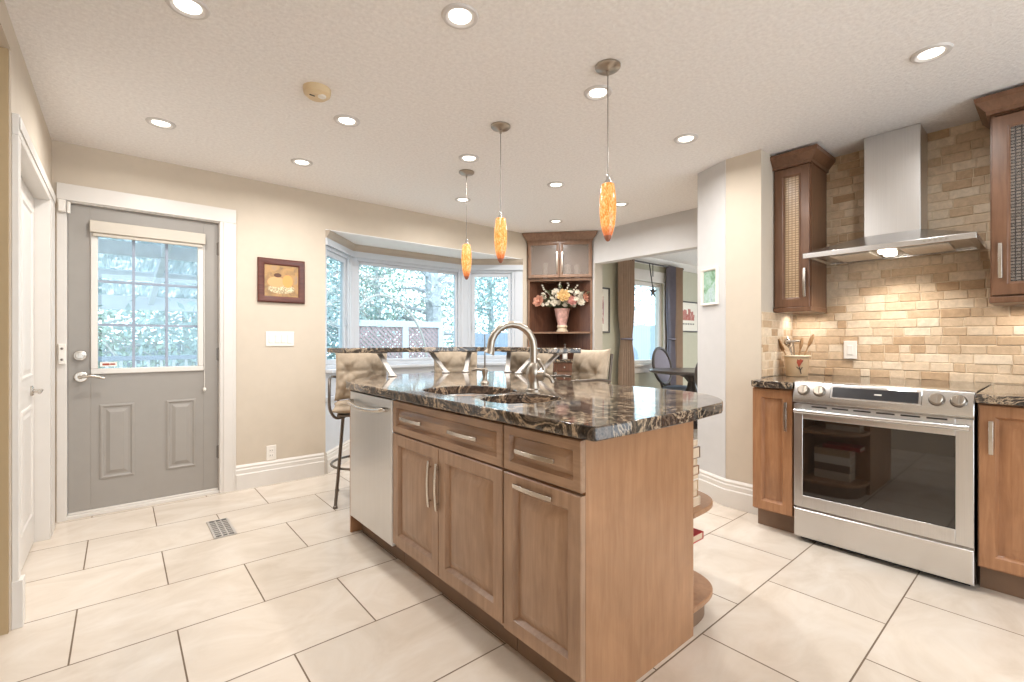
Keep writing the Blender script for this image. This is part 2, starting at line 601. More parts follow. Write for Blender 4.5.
# dining room crown and opening casing
cr = [(0, CZ), (0, CZ - .10), (-.015, CZ - .10), (-.03, CZ - .07), (-.07, CZ - .03), (-.085, CZ)]
struct(MB().sweep(cr, [(4.33, WB), (8.3, WB)]).build('trim_2', M['white']))
struct(MB().box((4.200, 3.498, 0), (4.335, 3.5098, 2.05)).build('trim_3', M['cream_trim'], smooth=False))

# bay
def off(path, d):
    P = [Vector(p) for p in path]
    out = []
    for i in range(len(P)):
        d0 = (P[i] - P[i - 1]).normalized() if i else (P[1] - P[0]).normalized()
        d1 = (P[i + 1] - P[i]).normalized() if i < len(P) - 1 else d0
        m = Vector((-d0.y, d0.x)) + Vector((-d1.y, d1.x))
        m = m / m.length_squared * 2
        out.append((P[i].x + m.x * d, P[i].y + m.y * d))
    return out
BO = off(BAY, .11)
SILL, HEAD = .90, 1.99
mb = MB()
mb.sweep([(0, 0), (0, SILL), (.11, SILL), (.11, 0)], BAY)
mb.sweep([(0, HEAD), (0, 2.1105), (.11, 2.1105), (.11, HEAD)], BAY)
for q_ in (BAY[1], BAY[2]):
    mb.lathe([(.05, SILL), (.05, HEAD)], (q_[0] + (.012 if q_[0] < 2 else -.012) * -1, q_[1] + .05, 0), 12)
struct(mb.build('wall_bay', M['bay_white'], smooth=False))
struct(MB().prism([(1.362, WB + .002), (1.362, WB + .10), (1.74, 4.62), (3.12, 4.62), (3.638, WB + .10), (3.638, WB + .002)], 2.112, 2.1195).prism([(1.3, WB + .152), (1.7, 4.70), (3.15, 4.70), (3.7, WB + .152)], 2.122, 2.25).build('ceiling_bay', M['bay_ceiling'], smooth=False))
cp = [(0, 2.111), (0, 2.045), (-.010, 2.045), (-.014, 2.06), (-.026, 2.07), (-.034, 2.09), (-.038, 2.111)]
struct(MB().sweep(cp, BAY).build('trim_4', M['bay_crown']))
cp = [(0, 2.045), (0, 1.985), (-.02, 1.985), (-.02, 2.0), (-.016, 2.02), (-.012, 2.045)]
struct(MB().sweep(cp, BAY).build('trim_5', M['bay_white']))
cp = [(0, SILL), (0, SILL - .03), (-.06, SILL - .03), (-.06, SILL)]
mb = MB().sweep(cp, BAY)
mb.sweep([(0, .66), (0, .62), (-.02, .62), (-.02, .66)], BAY)
struct(mb.build('trim_6', M['bay_white'], bevel=.004))

def bay_window(n, p, q, label, m0, m1, casement):
    P, Q = Vector(p), Vector(q)
    L = (Q - P).length
    u = (Q - P).normalized()
    wv = (u.y, -u.x)
    T = FR((p[0], p[1], 0), (u.x, u.y), wv)
    o = thing('window_%d' % n, label, 'window', (p[0], p[1], SILL), kind='structure')
    a, b = m0, L - m1
    z0, z1 = SILL, HEAD
    f = MB(T)
    def ring(f, a, b, z0, z1, wd, w0, w1):
        f.box((a, w0, z0), (a + wd, w1, z1)).box((b - wd, w0, z0), (b, w1, z1))
        f.box((a + wd, w0, z0), (b - wd, w1, z0 + wd)).box((a + wd, w0, z1 - wd), (b - wd, w1, z1))
    ring(f, a, b, z0, z1, .035, -.09, -.01)
    f.box((0, -.09, z0), (a, -.005, z1)).box((b, -.09, z0), (L, -.005, z1))
    f.build('window_frame', M['bay_white'], o, bevel=.004)
    s = MB(T)
    wd = .045 if casement else .028
    ring(s, a + .036, b - .036, z0 + .036, z1 - .036, wd, -.07, -.03)
    sh = s.build('sash', M['bay_white'], o, bevel=.004)
    MB(T).box((a + .036 + wd, -.052, z0 + .036 + wd), (b - .036 - wd, -.047, z1 - .036 - wd)).build('pane', M['pane'], o, smooth=False)
    if casement:
        h = MB(T)
        uu = b - .06 if casement == 2 else a + .06
        h.box((uu - .012, -.03, 1.30), (uu + .012, -.018, 1.38)).tube([(uu, -.02, 1.36), (uu, -.004, 1.36), (uu, .002, 1.29)], .006, 8)
        h.build('latch_handle', M['bay_white'], o)
    return o
bay_window(1, BAY[0], BAY[1], 'narrow white casement window angled on the left side of the bay', .02, .05, 2)
bay_window(2, BAY[1], BAY[2], 'wide fixed picture window in the middle of the bay', .02, .02, 0)
bay_window(3, BAY[2], BAY[3], 'narrow white casement window angled on the bay side next to the hutch', .06, .10, 1)

# baseboards
BP = [(0, 0), (-.022, 0), (-.022, .115), (-.016, .122), (-.016, .15), (-.010, .158), (-.012, .172), (-.004, .185), (0, .188)]
struct(MB().sweep(BP, [(.683, WB), (1.345, WB)]).build('baseboard_back', M['white']))
struct(MB().sweep(BP, [(1.362, WB + .004), BAY[1], BAY[2], (3.60, WB + .03)]).build('baseboard_bay', M['white']))
struct(MB().sweep([(-o, z) for o, z in BP], [(3.245, 1.297), (3.245 - .004, 1.53), (3.349, 1.79)]).build('baseboard_right', M['white']))

# ------------------------------------------------------------------ entry door in the back wall
d = thing('door_1', 'gray entry door with a nine-light window and two raised panels', 'door', (.157, 4.15, 0), kind='structure')
X0, X1, Z0, Z1 = -.257, .571, .035, 2.04
GX0, GX1, GZ0, GZ1 = -.148, .478, .93, 1.94
T = FR((0, 4.15, 0), (1, 0), (0, -1))
mb = MB(T)
mb.box((X0, -.045, Z0), (GX0, 0, Z1)).box((GX1, -.045, Z0), (X1, 0, Z1)).box((GX0, -.045, GZ1), (GX1, 0, Z1)).box((GX0, -.045, Z0), (GX1, 0, GZ0))
pp = [(0, -.001), (.0, .004), (.012, .008), (.022, .001), (.034, .001), (.055, .009)]
mb.panel(-.105, .225, .182, .50, pp).panel(.253, .225, .178, .50, pp)
leaf = mb.build('door_leaf', M['door_gray'], d, smooth=False, bevel=.0015)
lt = MB(T)
fr = .036
lt.box((GX0, -.045, GZ0 + fr), (GX0 + fr, .014, GZ1 - fr)).box((GX1 - fr, -.045, GZ0 + fr), (GX1, .014, GZ1 - fr)).box((GX0, -.045, GZ0), (GX1, .014, GZ0 + fr)).box((GX0, -.045, GZ1 - fr), (GX1, .014, GZ1))
lt.build('light_frame', M['white'], d, bevel=.004)
gx0, gx1, gz0, gz1 = GX0 + fr, GX1 - fr, GZ0 + fr, GZ1 - fr
mt = MB(T)
for k in (1, 2):
    x = gx0 + (gx1 - gx0) * k / 3
    mt.box((x - .008, -.034, gz0), (x + .008, -.012, gz1))
    z = gz0 + (gz1 - .06 - gz0) * k / 3
    mt.box((gx0, -.033, z - .008), (gx1, -.013, z + .008))
mt.build('muntin', M['ext_rail'], d)
MB(T).box((gx0, -.025, gz0), (gx1, -.020, gz1)).build('pane', M['pane'], d, smooth=False)
bl = MB(T).box((GX0 - .004, .014, GZ1 - .075), (GX1 + .008, .045, GZ1 + .004)).box((GX0 + .01, .018, GZ1 - .098), (GX1 - .006, .034, GZ1 - .075)).build('blind_headrail', M['cream_trim'], d, bevel=.005)
MB(T).tube([(GX1 + .002, .02, GZ1 - .05), (GX1 + .004, .022, 1.3), (GX1 + .004, .022, .80)], .0018, 6).ball((GX1 + .004, .022, .79), .011, (1, 1, 1.4)).build('blind_cord', M['plastic'], d)
tk = MB(T).box((gx0 + .01, -.019, gz0 + .012), (gx0 + .097, -.017, gz0 + .042)).build('security_sticker', M['plastic'], d, smooth=False)
MB(T).box((gx0 + .022, -.0168, gz0 + .020), (gx0 + .058, -.0160, gz0 + .033)).box((gx0 + .061, -.0168, gz0 + .022), (gx0 + .088, -.0160, gz0 + .032)).build('sticker_print', M['red'], tk, smooth=False)
lk = MB(FR((-.199, 4.15, 1.055), (1, 0), (0, -1)))
def disc(mb, r, w0, w1, c=(0, 0), n=24, sq=1):
    mb.loft([[(c[0] + rr * math.cos(2 * PI * k / n), ww, c[1] + rr * math.sin(2 * PI * k / n)) for k in range(n)] for rr, ww in ((r, w0), (r, w1 - .004), (r - .005, w1))])
    return mb
disc(lk, .033, 0, .018)
disc(lk, .024, .016, .024)
lk.box((-.006, .022, -.017), (.006, .04, .017))
lk.build('deadbolt', M['nickel'], d, bevel=.001)
lv = MB(FR((-.195, 4.15, .915), (1, 0), (0, -1)))
disc(lv, .034, 0, .016)
disc(lv, .013, .014, .055)
lv.tube(catmull([(-.004, .052, 0), (.02, .058, .004), (.06, .058, .006), (.10, .056, -.006), (.118, .054, -.012)], 4), [.0095] * 16 + [.005], 10)
lv.build('lever_handle', M['nickel'], d)
for z in (1.85, 1.05, .31):
    MB(T).tube([(X1 + .003, .006, z - .05), (X1 + .003, .006, z + .05)], .007, 10).box((X1 - .012, -.002, z - .045), (X1 + .002, .002, z + .045)).build('hinge', M['pewter'], d)
MB(T).box((X0 - .01, -.06, 0), (X1 + .01, .035, .022)).box((X0, -.02, .022), (X1, .012, .035)).build('threshold', M['white'], d, bevel=.003)
# jamb and casing
mb = MB().box((-.275, WB - .001, 0), (-.259, WB + .15, 2.06)).box((.573, WB - .001, 0), (.59, WB + .15, 2.06)).box((-.275, WB - .001, 2.042), (.59, WB + .15, 2.06))
mb.box((-.307, WB - .016, 0), (-.262, WB - .0005, 2.05)).box((.577, WB - .016, 0), (.683, WB - .0005, 2.05)).box((-.307, WB - .018, 2.0505), (.683, WB - .0005, 2.155))
mb.box((.60, WB - .021, 0), (.665, WB - .0165, 2.05))
struct(mb.build('trim_7', M['white'], bevel=.003, smooth=False))
# closet door in the left wall
d2 = thing('door_2', 'white panelled closet door in the left wall', 'door', (-.375, 3.3, 0), kind='structure')
T2 = FR((-.375, 3.79, 0), (0, -1), (1, 0))
mb = MB(T2).box((0.004, -.035, .01), (1.018, 0, 1.962))
pc = [(0, -.001), (0, -.0005), (.012, -.008), (.03, -.008), (.05, -.002)]
pf = [(0, 0), (.004, .006), (.016, .008), (.024, .0015), (.034, .0015), (.05, .006)]
for a, b in ((.12, .40), (.56, .36)):
    mb.panel(a, .18, .36, .62, pf).panel(a, .95, .36, .92, pf)
mb.build('door_leaf', M['white'], d2, smooth=False)
lv = MB(FR((-.375, 3.66, .875), (0, -1), (1, 0)))
disc(lv, .028, 0, .012)
disc(lv, .010, .01, .04)
lv.tube(catmull([(0, .04, 0), (.03, .045, .004), (.10, .043, -.004)], 5), .008, 8)
lv.build('lever_handle', M['nickel'], d2)
mb = MB().box((-.449, 3.79, 0), (-.3085, 3.799, 1.975)).box((-.449, 2.761, 0), (-.332, 2.768, 1.975)).box((-.449, 2.7685, 1.965), (-.3085, 3.7895, 1.975))
mb.box((WL + .0005, 3.7995, 0), (-.310, 4.03, 1.975)).box((WL + .0005, 2.70, 0), (-.310, 2.757, 1.975)).box((WL + .0005, 2.70, 1.9755), (-.309, 4.03, 2.06))
mb.box((-.3095, 3.83, 0), (-.305, 4.00, 1.97)).box((-.3085, 2.705, 2.0), (-.304, 4.02, 2.052))
mb.box((WL, 2.697, 0), (-.298, 2.76, .19))
struct(mb.build('trim_8', M['white'], bevel=.003, smooth=False))

# ------------------------------------------------------------------ small fittings on the walls
def rocker(name, label, cat, T, wd, h, n, kind='rocker'):
    o = thing(name, label, cat, tuple(T.translation))
    MB(T).panel(-wd / 2, -h / 2, wd, h, [(0, 0), (0, .004), (.003, .007)]).build('cover_plate', M['plastic'], o)
    for i in range(n):
        c = (i - (n - 1) / 2) * .046
        if kind == 'rocker':
            MB(T).panel(c - .0165, -.033, .033, .066, [(0, .005), (0, .008), (.003, .011)]).build('rocker', M['plastic'], o)
        else:
            for s in (-.02, .02):
                r = MB(T).panel(c - .017, s - .014, .034, .028, [(0, .005), (.002, .009)]).build('receptacle', M['plastic'], o)
                MB(T).box((c - .008, .0085, s - .005), (c - .006, .0095, s + .006)).box((c + .006, .0085, s - .005), (c + .008, .0095, s + .006)).build('socket_slot', M['black'], r, smooth=False)
    return o
rocker('light_switch', 'white four-gang light switch plate under the pumpkin picture', 'switch', FR((.998, WB, 1.167), (1, 0), (0, -1)), .212, .118, 4)
rocker('wall_outlet', 'white wall outlet low on the beige wall above the baseboard', 'outlet', FR((.932, WB, .25), (1, 0), (0, -1)), .073, .118, 1, 'outlet')
rocker('backsplash_outlet', 'white outlet plate on the stone tile beside the utensil crock', 'outlet', FR((3.768, .932, 1.09), (0, -1), (-1, 0)), .074, .122, 1)
o = thing('latch_plate', 'small white latch plate with two screws on the door casing', 'latch', (-.279, 4.104, 1.0))
MB(FR((-.279, 4.104, 1.067), (1, 0), (0, -1))).panel(-.02, -.065, .036, .13, [(0, 0), (0, .012), (.004, .016)]).build('plate', M['plastic'], o)
for z in (-.035, .035):
    m_ = MB(FR((-.281, 4.104, 1.067 + z), (1, 0), (0, -1)))
    disc(m_, .007, .015, .022)
    m_.build('screw', M['pewter'], o)
o = thing('door_sensor', 'small white alarm sensor at the top corner of the gray door', 'sensor', (-.27, 4.09, 1.97))
MB(FR((-.27, 4.102, 1.97), (1, 0), (0, -1))).panel(-.03, .0, .036, .075, [(0, 0), (0, .02), (.004, .024)]).panel(.012, -.004, .016, .07, [(0, 0), (0, .014), (.003, .018)]).build('sensor_body', M['plastic'], o)

def framed(name, label, T, wd, h, border, fm, th=.022, mat=None, art=None, matw=.0):
    o = thing(name, label, 'picture', tuple(T.translation))
    f = MB(T)
    prof = [(0, 0), (0, th * .7), (border * .2, th), (border * .75, th * .8), (border, th * .45), (border, .004)]
    lp = [[(-wd / 2 + i, z, -h / 2 + i), (wd / 2 - i, z, -h / 2 + i), (wd / 2 - i, z, h / 2 - i), (-wd / 2 + i, z, h / 2 - i)] for i, z in prof]
    f.loft(lp, cap0=False, cap1=False)
    f.build('frame', fm, o)
    b = border
    if matw:
        MB(T).box((-wd / 2 + b * .9, .002, -h / 2 + b * .9), (wd / 2 - b * .9, .005, h / 2 - b * .9)).build('mat_board', M['mat_board'], o, smooth=False)
        b += matw
    MB(T).box((-wd / 2 + b * .98, .003, -h / 2 + b * .98), (wd / 2 - b * .98, .0062, h / 2 - b * .98)).build('print', art, o, smooth=False)
    return o

def mat_stilllife():
    t = NT('still_life_print')
    v = t.coord('Object')
    sx = t.add('ShaderNodeSeparateXYZ')
    t.link(v, sx.inputs[0])
    n = t.noise(v, 14, 5, .6, .5)
    bgc = t.ramp(n, [(.3, srgb(120, 96, 70)), (.55, srgb(176, 136, 84)), (.75, srgb(150, 128, 112))])
    def blob(cx, cz, rx, rz, soft=.12):
        a = t.add('ShaderNodeCombineXYZ')
        for sock, c, r, k in ((0, cx, rx, 0), (2, cz, rz, 2)):
            m = t.add('ShaderNodeMath', operation='SUBTRACT')
            t.link(sx.outputs[k], m.inputs[0])
            m.inputs[1].default_value = c
            q = t.add('ShaderNodeMath', operation='DIVIDE')
            t.link(m.outputs[0], q.inputs[0])
            q.inputs[1].default_value = r
            t.link(q.outputs[0], a.inputs[sock])
        l = t.add('ShaderNodeVectorMath', operation='LENGTH')
        t.link(a.outputs[0], l.inputs[0])
        return t.ramp(l.outputs['Value'], [(1 - soft, (1, 1, 1, 1)), (1, (0, 0, 0, 1))])
    c = bgc
    bas = t.ramp(t.noise(v, 120, 2), [(.4, srgb(150, 128, 92)), (.6, srgb(222, 208, 170))])
    c = t.mix(blob(0, -.065, .105, .04), c, bas)
    c = t.mix(blob(-.04, -.01, .07, .045), c, srgb(206, 158, 106))
    c = t.mix(blob(.045, .0, .042, .055), c, srgb(226, 152, 82))
    c = t.mix(blob(-.03, .045, .03, .018), c, srgb(84, 48, 28))
    t.base(c)
    t.pr(.4)
    return t.m
framed('framed_picture', 'square picture of a pumpkin basket in a mahogany frame', FR((1.009, WB, 1.638), (1, 0), (0, -1)), .354, .354, .05, M['frame_brown'], art=mat_stilllife())

def mat_print(name, kind):
    t = NT(name)
    v = t.coord('Object')
    if kind == 'garden':
        n = t.noise(v, 9, 6, .65, .6)
        t.base(t.ramp(n, [(.3, srgb(84, 104, 84)), (.45, srgb(140, 176, 146)), (.58, srgb(186, 204, 202)), (.75, srgb(104, 124, 138))]))
    else:
        sc = t.coord('Object', scale=(30, 30, 4))
        n = t.noise(sc, 1.4, 4, .6, .4)
        t.base(t.ramp(n, [(.42, srgb(226, 208, 192)), (.48, srgb(170, 84, 74)), (.6, srgb(136, 66, 62))]))
    t.pr(.25)
    return t.m
ua = Vector((3.350 - 3.241, 1.794 - 1.53)).normalized()
pa = Vector((3.241, 1.53)) + ua * .146
framed('framed_picture', 'small white framed garden picture on the narrow angled wall', FR((pa.x, pa.y, 1.545), (-ua.x, -ua.y), (-ua.y, ua.x)), .165, .268, .018, M['plastic'], art=mat_print('garden_print', 'garden'))

# smoke detector and floor register
o = thing('smoke_detector', 'round yellowed smoke detector on the ceiling', 'smoke detector', (.76, 2.428, CZ - .05))
MB().lathe([(.066, 0), (.066, -.012), (.062, -.03), (.045, -.044), (.0, -.046)], (.76, 2.428, CZ), 32).build('housing', M['plastic_cream'], o)
MB().lathe([(.02, 0), (.02, -.006), (.016, -.009)], (.775, 2.40, CZ - .041), 20).build('test_button', M['plastic'], o)
MB().box((.72, 2.412, CZ - .0475), (.745, 2.418, CZ - .043)).build('sound_slot', M['black'], o, smooth=False)
o = thing('floor_register', 'metal floor vent grille set in the tile near the gray door', 'vent', (.475, 3.335, 0))
g = MB()
g.box((.418, 3.175, .0), (.534, 3.187, .006)).box((.418, 3.487, .0), (.534, 3.499, .006)).box((.418, 3.187, 0), (.43, 3.487, .006)).box((.522, 3.187, 0), (.534, 3.487, .006))
for i in range(1, 9):
    y = 3.187 + .30 * i / 9
    g.box((.43, y - .009, .001), (.522, y + .009, .005))
for x in (.458, .488):
    g.box((x, 3.187, .001), (x + .008, 3.487, .0055))
g.build('grille', M['bracket'], o)
MB().box((.43, 3.187, .0002), (.522, 3.487, .0012)).build('duct_opening', M['black'], o, smooth=False)

# ------------------------------------------------------------------ recessed ceiling lights
def recessed(x, y, label, first=[None]):
    if first[0] is None:
        o = thing('recessed_light', label, 'ceiling light', (x, y, CZ), group='recessed ceiling lights')
        MB().lathe([(.044, -.001), (.048, -.004), (.056, -.009), (.068, -.007), (.073, 0), (.07, 0), (.044, 0)], (x, y, CZ), 32, cap=False).build('trim_ring', M['ring'], o)
        MB().lathe([(.044, -.0005), (.043, -.003), (.03, -.0045), (.0, -.005)], (x, y, CZ), 32).build('diffuser', M['lamp'], o)
        first[0] = o
    else:
        o = dup(first[0], (x, y, CZ), 0, label)
    L = bpy.data.lights.new('downlight', 'AREA')
    L.shape = 'DISK'
    L.size = .09
    L.energy = DOWN_W
    L.color = WARM
    L.spread = math.radians(165)
    lo = bpy.data.objects.new('downlight', L)
    lo.location = (0, 0, -.012)
    lo.parent = o
    COL.objects.link(lo)
for x, y, lab in [
    (.197, 2.141, 'recessed ceiling light cut by the top edge, left of the smoke detector'),
    (1.017, 1.523, 'recessed ceiling light nearest the camera, at the top centre'),
    (2.735, .38, 'recessed ceiling light in front of the range hood'),
    (.183, 3.392, 'recessed ceiling light above the gray entry door'),
    (1.0, 2.663, 'recessed ceiling light just right of the smoke detector'),
    (.988, 3.487, 'recessed ceiling light above the pumpkin picture'),
    (1.853, 2.664, 'recessed ceiling light just above the farthest pendant canopy'),
    (2.355, 3.48, 'recessed ceiling light behind the farthest pendant cord'),
    (2.707, 2.66, 'recessed ceiling light midway between the two nearer pendants'),
    (2.716, 1.531, 'recessed ceiling light right of the nearest pendant, toward the stub wall'),
    (3.53, 3.47, 'recessed ceiling light in front of the corner hutch cornice'),
    (3.553, 2.651, 'recessed ceiling light partly behind the nearest pendant shade'),
    (1.869, 1.537, 'recessed ceiling light beside the nearest pendant canopy')]:
    recessed(x, y, lab)

# ------------------------------------------------------------------ pendants
def pendant(label):
    o = thing('pendant_light', label, 'pendant lamp', (0, 0, 0), group='amber pendant lamps over the island')
    MB().lathe([(.058, 0), (.058, -.008), (.05, -.016), (.02, -.022), (.008, -.026), (.006, -.045), (.0, -.046)], (0, 0, 0), 32).build('canopy', M['nickel_d'], o)
    MB().tube([(0, 0, -.045), (0, 0, -.50)], .0022, 8).build('cord', M['pewter'], o)
    MB().lathe([(.006, -.49), (.008, -.51), (.016, -.525), (.018, -.545), (.0, -.546)], (0, 0, -.012), 20).build('socket_cap', M['chrome'], o)
    sh = [(.018, -.53), (.029, -.535), (.033, -.56), (.0375, -.60), (.039, -.64), (.0375, -.68), (.033, -.72), (.026, -.752), (.018, -.774)]
    MB().lathe(sh, (0, 0, -.012), 28).build('shade', M['amber'], o)
    MB().lathe([(.0188, -.773), (.0150, -.784), (.008, -.795), (.0, -.799)], (0, 0, -.012), 24).build('shade_tip', M['tip'], o)
    return o
p0 = pendant('nearest and largest amber pendant lamp, over the sink end of the island')
p0.location = (1.724, 1.36, CZ)
dup(p0, (1.72, 2.147, CZ), .6, 'middle amber pendant lamp of the three over the island')
dup(p0, (1.992, 2.896, CZ), 1.3, 'farthest amber pendant lamp, hanging in front of the bay window')

# ------------------------------------------------------------------ cabinet pieces
PROF = [(0, 0), (0, .018), (.003, .021), (.052, .021), (.055, .017), (.060, .006), (.064, .003), (.072, .004), (.104, .018), (.106, .0185)]
DPROF = [(0, 0), (0, .018), (.003, .021), (.032, .021), (.034, .017), (.038, .007), (.041, .004), (.045, .005), (.062, .018), (.063, .0185)]

def pull(T, a, b, c, vertical, parent, name='handle', st=.032, arch=.006, mat=None):
    """bar pull from a to b at offset c"""
    m = MB(T)
    n = 10
    pts = []
    for i in range(n + 1):
        s = a + (b - a) * i / n
        w = st + arch * math.sin(PI * i / n)
        pts.append((c, w, s) if vertical else (s, w, c))
    lp = []
    for (x, y, z) in pts:
        if vertical:
            lp.append([(x - .0075, y - .004, z), (x + .0075, y - .004, z), (x + .0075, y + .004, z), (x - .0075, y + .004, z)])
        else:
            lp.append([(x, y - .004, z - .0075), (x, y - .004, z + .0075), (x, y + .004, z + .0075), (x, y + .004, z - .0075)])
    m.loft(lp)
    for s in (a + (b - a) * .14, a + (b - a) * .86):
        if vertical:
            m.tube([(c, .02, s), (c, st + .003, s)], .0045, 8)
        else:
            m.tube([(s, .02, c), (s, st + .003, c)], .0045, 8)
    return m.build(name, mat or M['nickel'], parent, bevel=.001)

# island: fronts face -x at x = 1.056, u runs toward -y
FX = 1.077
def FI(y):
    return FR((FX, y, 0), (0, -1), (-1, 0))
IB = 1.711
# dishwasher
o = thing('dishwasher', 'stainless steel dishwasher at the far end of the island', 'dishwasher', (1.35, 2.48, 0))
MB().box((FX, 2.203, .10), (1.66, 2.755, .862)).build('tub_body', M['black'], o, smooth=False)
T = FI(2.757)
MB(T).panel(.0, .105, .556, .748, [(0, 0), (0, .016), (.004, .022), (.01, .023)]).build('door', M['steel_v'], o)
dh = MB(T)
dh.tube(catmull([(.05, .023, .795), (.056, .05, .797), (.10, .06, .790), (.278, .066, .780), (.456, .06, .790), (.50, .05, .797), (.506, .023, .795)], 5), .0125, 12)
dh.build('handle', M['nickel'], o)
MB().box((1.125, 2.203, .0), (1.15, 2.755, .10)).build('toe_kick', M['dark'], o, smooth=False)
tag(MB().box((1.06, 2.76, 0), (IB, 2.776, .862)).build('end_panel', M['wood_end'], bevel=.001), 'brown wood panel closing the island beside the dishwasher', 'panel')

def carcass(o, y0, y1, mat):
    MB().box((FX, y0, .105), (IB - .015, y1, .862)).build('carcass', mat, o, smooth=False)
    MB().box((1.125, y0, .0), (1.145, y1, .105)).build('toe_kick', M['dark'], o, smooth=False)
# sink cabinet y 1.308 .. 2.196
o = thing('sink_cabinet', 'double door island cabinet under the sinks with one wide drawer front', 'cabinet', (1.35, 1.75, 0))
carcass(o, 1.308, 2.199, M['wood_y'])
T = FI(2.190)
dr = MB(T).panel(0.0, .692, .880, .158, DPROF).build('drawer_front', M['wood_y'], o)
pull(T, .10, .305, .772, False, dr)
pull(T, .53, .735, .772, False, dr)
for u0, wd, hu in ((.0, .437, .385), (.441, .439, .495)):
    dm = MB(T).panel(u0, .128, wd, .556, PROF).build('door', M['wood'], o)
    pull(T, .415, .62, hu - .01 if hu < .44 else hu - .055, True, dm)
# narrow cabinet y .945 .. 1.304
o = thing('drawer_cabinet', 'island cabinet at the near corner with a drawer over a pull-out door', 'cabinet', (1.35, 1.1, 0))
carcass(o, .945, 1.304, M['wood_y'])
T = FI(1.302)
dr = MB(T).panel(0.0, .692, .368, .158, DPROF).build('drawer_front', M['wood_y'], o)
pull(T, .075, .265, .770, False, dr)
dm = MB(T).panel(0.0, .116, .368, .566, PROF).build('door', M['wood'], o)
pull(T, .065, .255, .648, False, dm)
MB().box((FX + .0005, .933, 0), (IB, .9445, .866)).build('end_panel', M['wood_end'], o, bevel=.001)
tag(MB().box((IB - .014, .945, 0), (IB, 2.759, .862)).build('back_panel', M['wood_end'], smooth=False), 'plain wood back panel of the island facing the stools', 'panel')

# rounded end shelves on the range side of the island
o = thing('rounded_shelf_unit', 'round-fronted open shelves on the island side facing the stove', 'shelf', (1.85, 1.3, 0))
def shelf_poly(ax, by, x0=IB + .001, yc=1.32, n=30, e=3.8):
    out = []
    for i in range(n + 1):
        a = -PI / 2 + PI * i / n
        c, s = math.cos(a), math.sin(a)
        out.append((x0 + ax * abs(c) ** (2 / e), yc + by * (abs(s) ** (2 / e)) * (1 if s > 0 else -1)))
    return out
for z in (.085, .455):
    MB().prism(shelf_poly(.30, .388), z, z + .022).build('shelf', M['wood_end'], o, bevel=.004)
MB().prism(shelf_poly(.27, .36), .0, .085).build('plinth', M['dark'], o, smooth=True)
MB().box((IB + .001, 1.30, .107), (1.93, 1.318, .455)).box((IB + .001, 1.30, .477), (1.93, 1.318, .855)).build('divider', M['wood_end'], o, bevel=.001)
bcol = [srgb(222, 208, 190), srgb(178, 140, 104), srgb(198, 170, 138), srgb(232, 226, 218), srgb(150, 110, 82), srgb(206, 186, 160), srgb(120, 96, 84), srgb(226, 214, 200)]
BM = [plain('paper_cover_%s' % 'abcdefgh'[i], c, .5) for i, c in enumerate(bcol)]
BM.append(plain('paper_cover_red', srgb(186, 48, 52), .5))
def book(x0, y0, z, lx, ly, t, mat, label, rz=0, pages=True):
    o = thing('book', label, 'book', (x0 + lx / 2, y0 + ly / 2, z), group='books and magazines on the island shelves')
    m = MB().box((x0, y0, z), (x0 + lx, y0 + ly, z + .002)).box((x0, y0, z + t - .002), (x0 + lx, y0 + ly, z + t)).box((x0 + lx - .003, y0, z + .002), (x0 + lx, y0 + ly, z + t - .002))
    m.build('cover', mat, o, smooth=False)
    MB().box((x0 + .003, y0 + .003, z + .002), (x0 + lx - .003, y0 + ly - .003, z + t - .002)).build('pages', M['paper'], o, smooth=False)
    return o
z = .477
names = ['beige', 'tan', 'light brown', 'white', 'brown', 'sand', 'dark gray', 'cream']
pos = ['at the bottom of', 'second from the bottom of', 'third from the bottom of', 'in the lower middle of', 'in the upper middle of', 'third from the top of', 'second from the top of', 'on top of']
for i in range(8):
    t = [.035, .028, .04, .022, .036, .03, .045, .03][i]
    book(1.715, .968 + (.006 if i % 2 else 0), z, .115 - .008 * (i % 3), .215, t, BM[i], '%s book %s the stack on the upper round shelf' % (names[i], pos[i]))
    z += t + .0005
z = .107
for i, (t, mi, lab) in enumerate([(.06, 0, 'thick beige book lowest on the bottom round shelf'), (.055, 6, 'dark gray book second in the bottom shelf pile'), (.06, 3, 'white book third in the bottom shelf pile'), (.05, 2, 'light brown book under the red one on the bottom shelf')]):
    book(1.72, 1.02, z, .15, .23, t, BM[mi], lab)
    z += t + .0005
book(1.715, .962, z, .13, .24, .03, BM[8], 'red book on top of the pile on the bottom round shelf')
z = .477
for i, (t, mi, lab) in enumerate([(.04, 3, 'white binder at the bottom of the inner magazine stack'), (.03, 7, 'cream magazine second in the inner stack'), (.045, 4, 'brown book third in the inner stack'), (.03, 3, 'white magazine topmost of the inner stack')]):
    book(1.715, 1.34, z, .21, .27, t, BM[mi], lab)
    z += t + .0005

# counter with two sink cut-outs
outer = [(1.012, .850), (1.02, .843), (1.30, .835), (1.52, .838)] + [(x, y) for x, y in arc(1.66, 1.26, .43, -80, 0, 10, .42)][1:] + [(2.09, 1.7), (2.09, 2.0)] + catmull([(2.10, 2.08), (2.20, 2.25), (2.32, 2.50), (2.36, 2.74), (2.28, 2.92), (2.08, 3.05), (1.80, 3.10), (1.50, 3.11), (1.33, 3.08)], 4) + [(1.02, 2.735), (1.014, 2.70)]
def superell(cx, cy, a, b, e, n=36):
    out = []
    for i in range(n):
        t = 2 * PI * i / n
        c, s = math.cos(t), math.sin(t)
        out.append((cx + a * abs(c) ** (2 / e) * (1 if c > 0 else -1), cy + b * abs(s) ** (2 / e) * (1 if s > 0 else -1)))
    return out
S1 = superell(1.305, 1.875, .195, .215, 3)
S2 = superell(1.285, 1.465, .165, .145, 2.6)
mb = MB()
edges = []
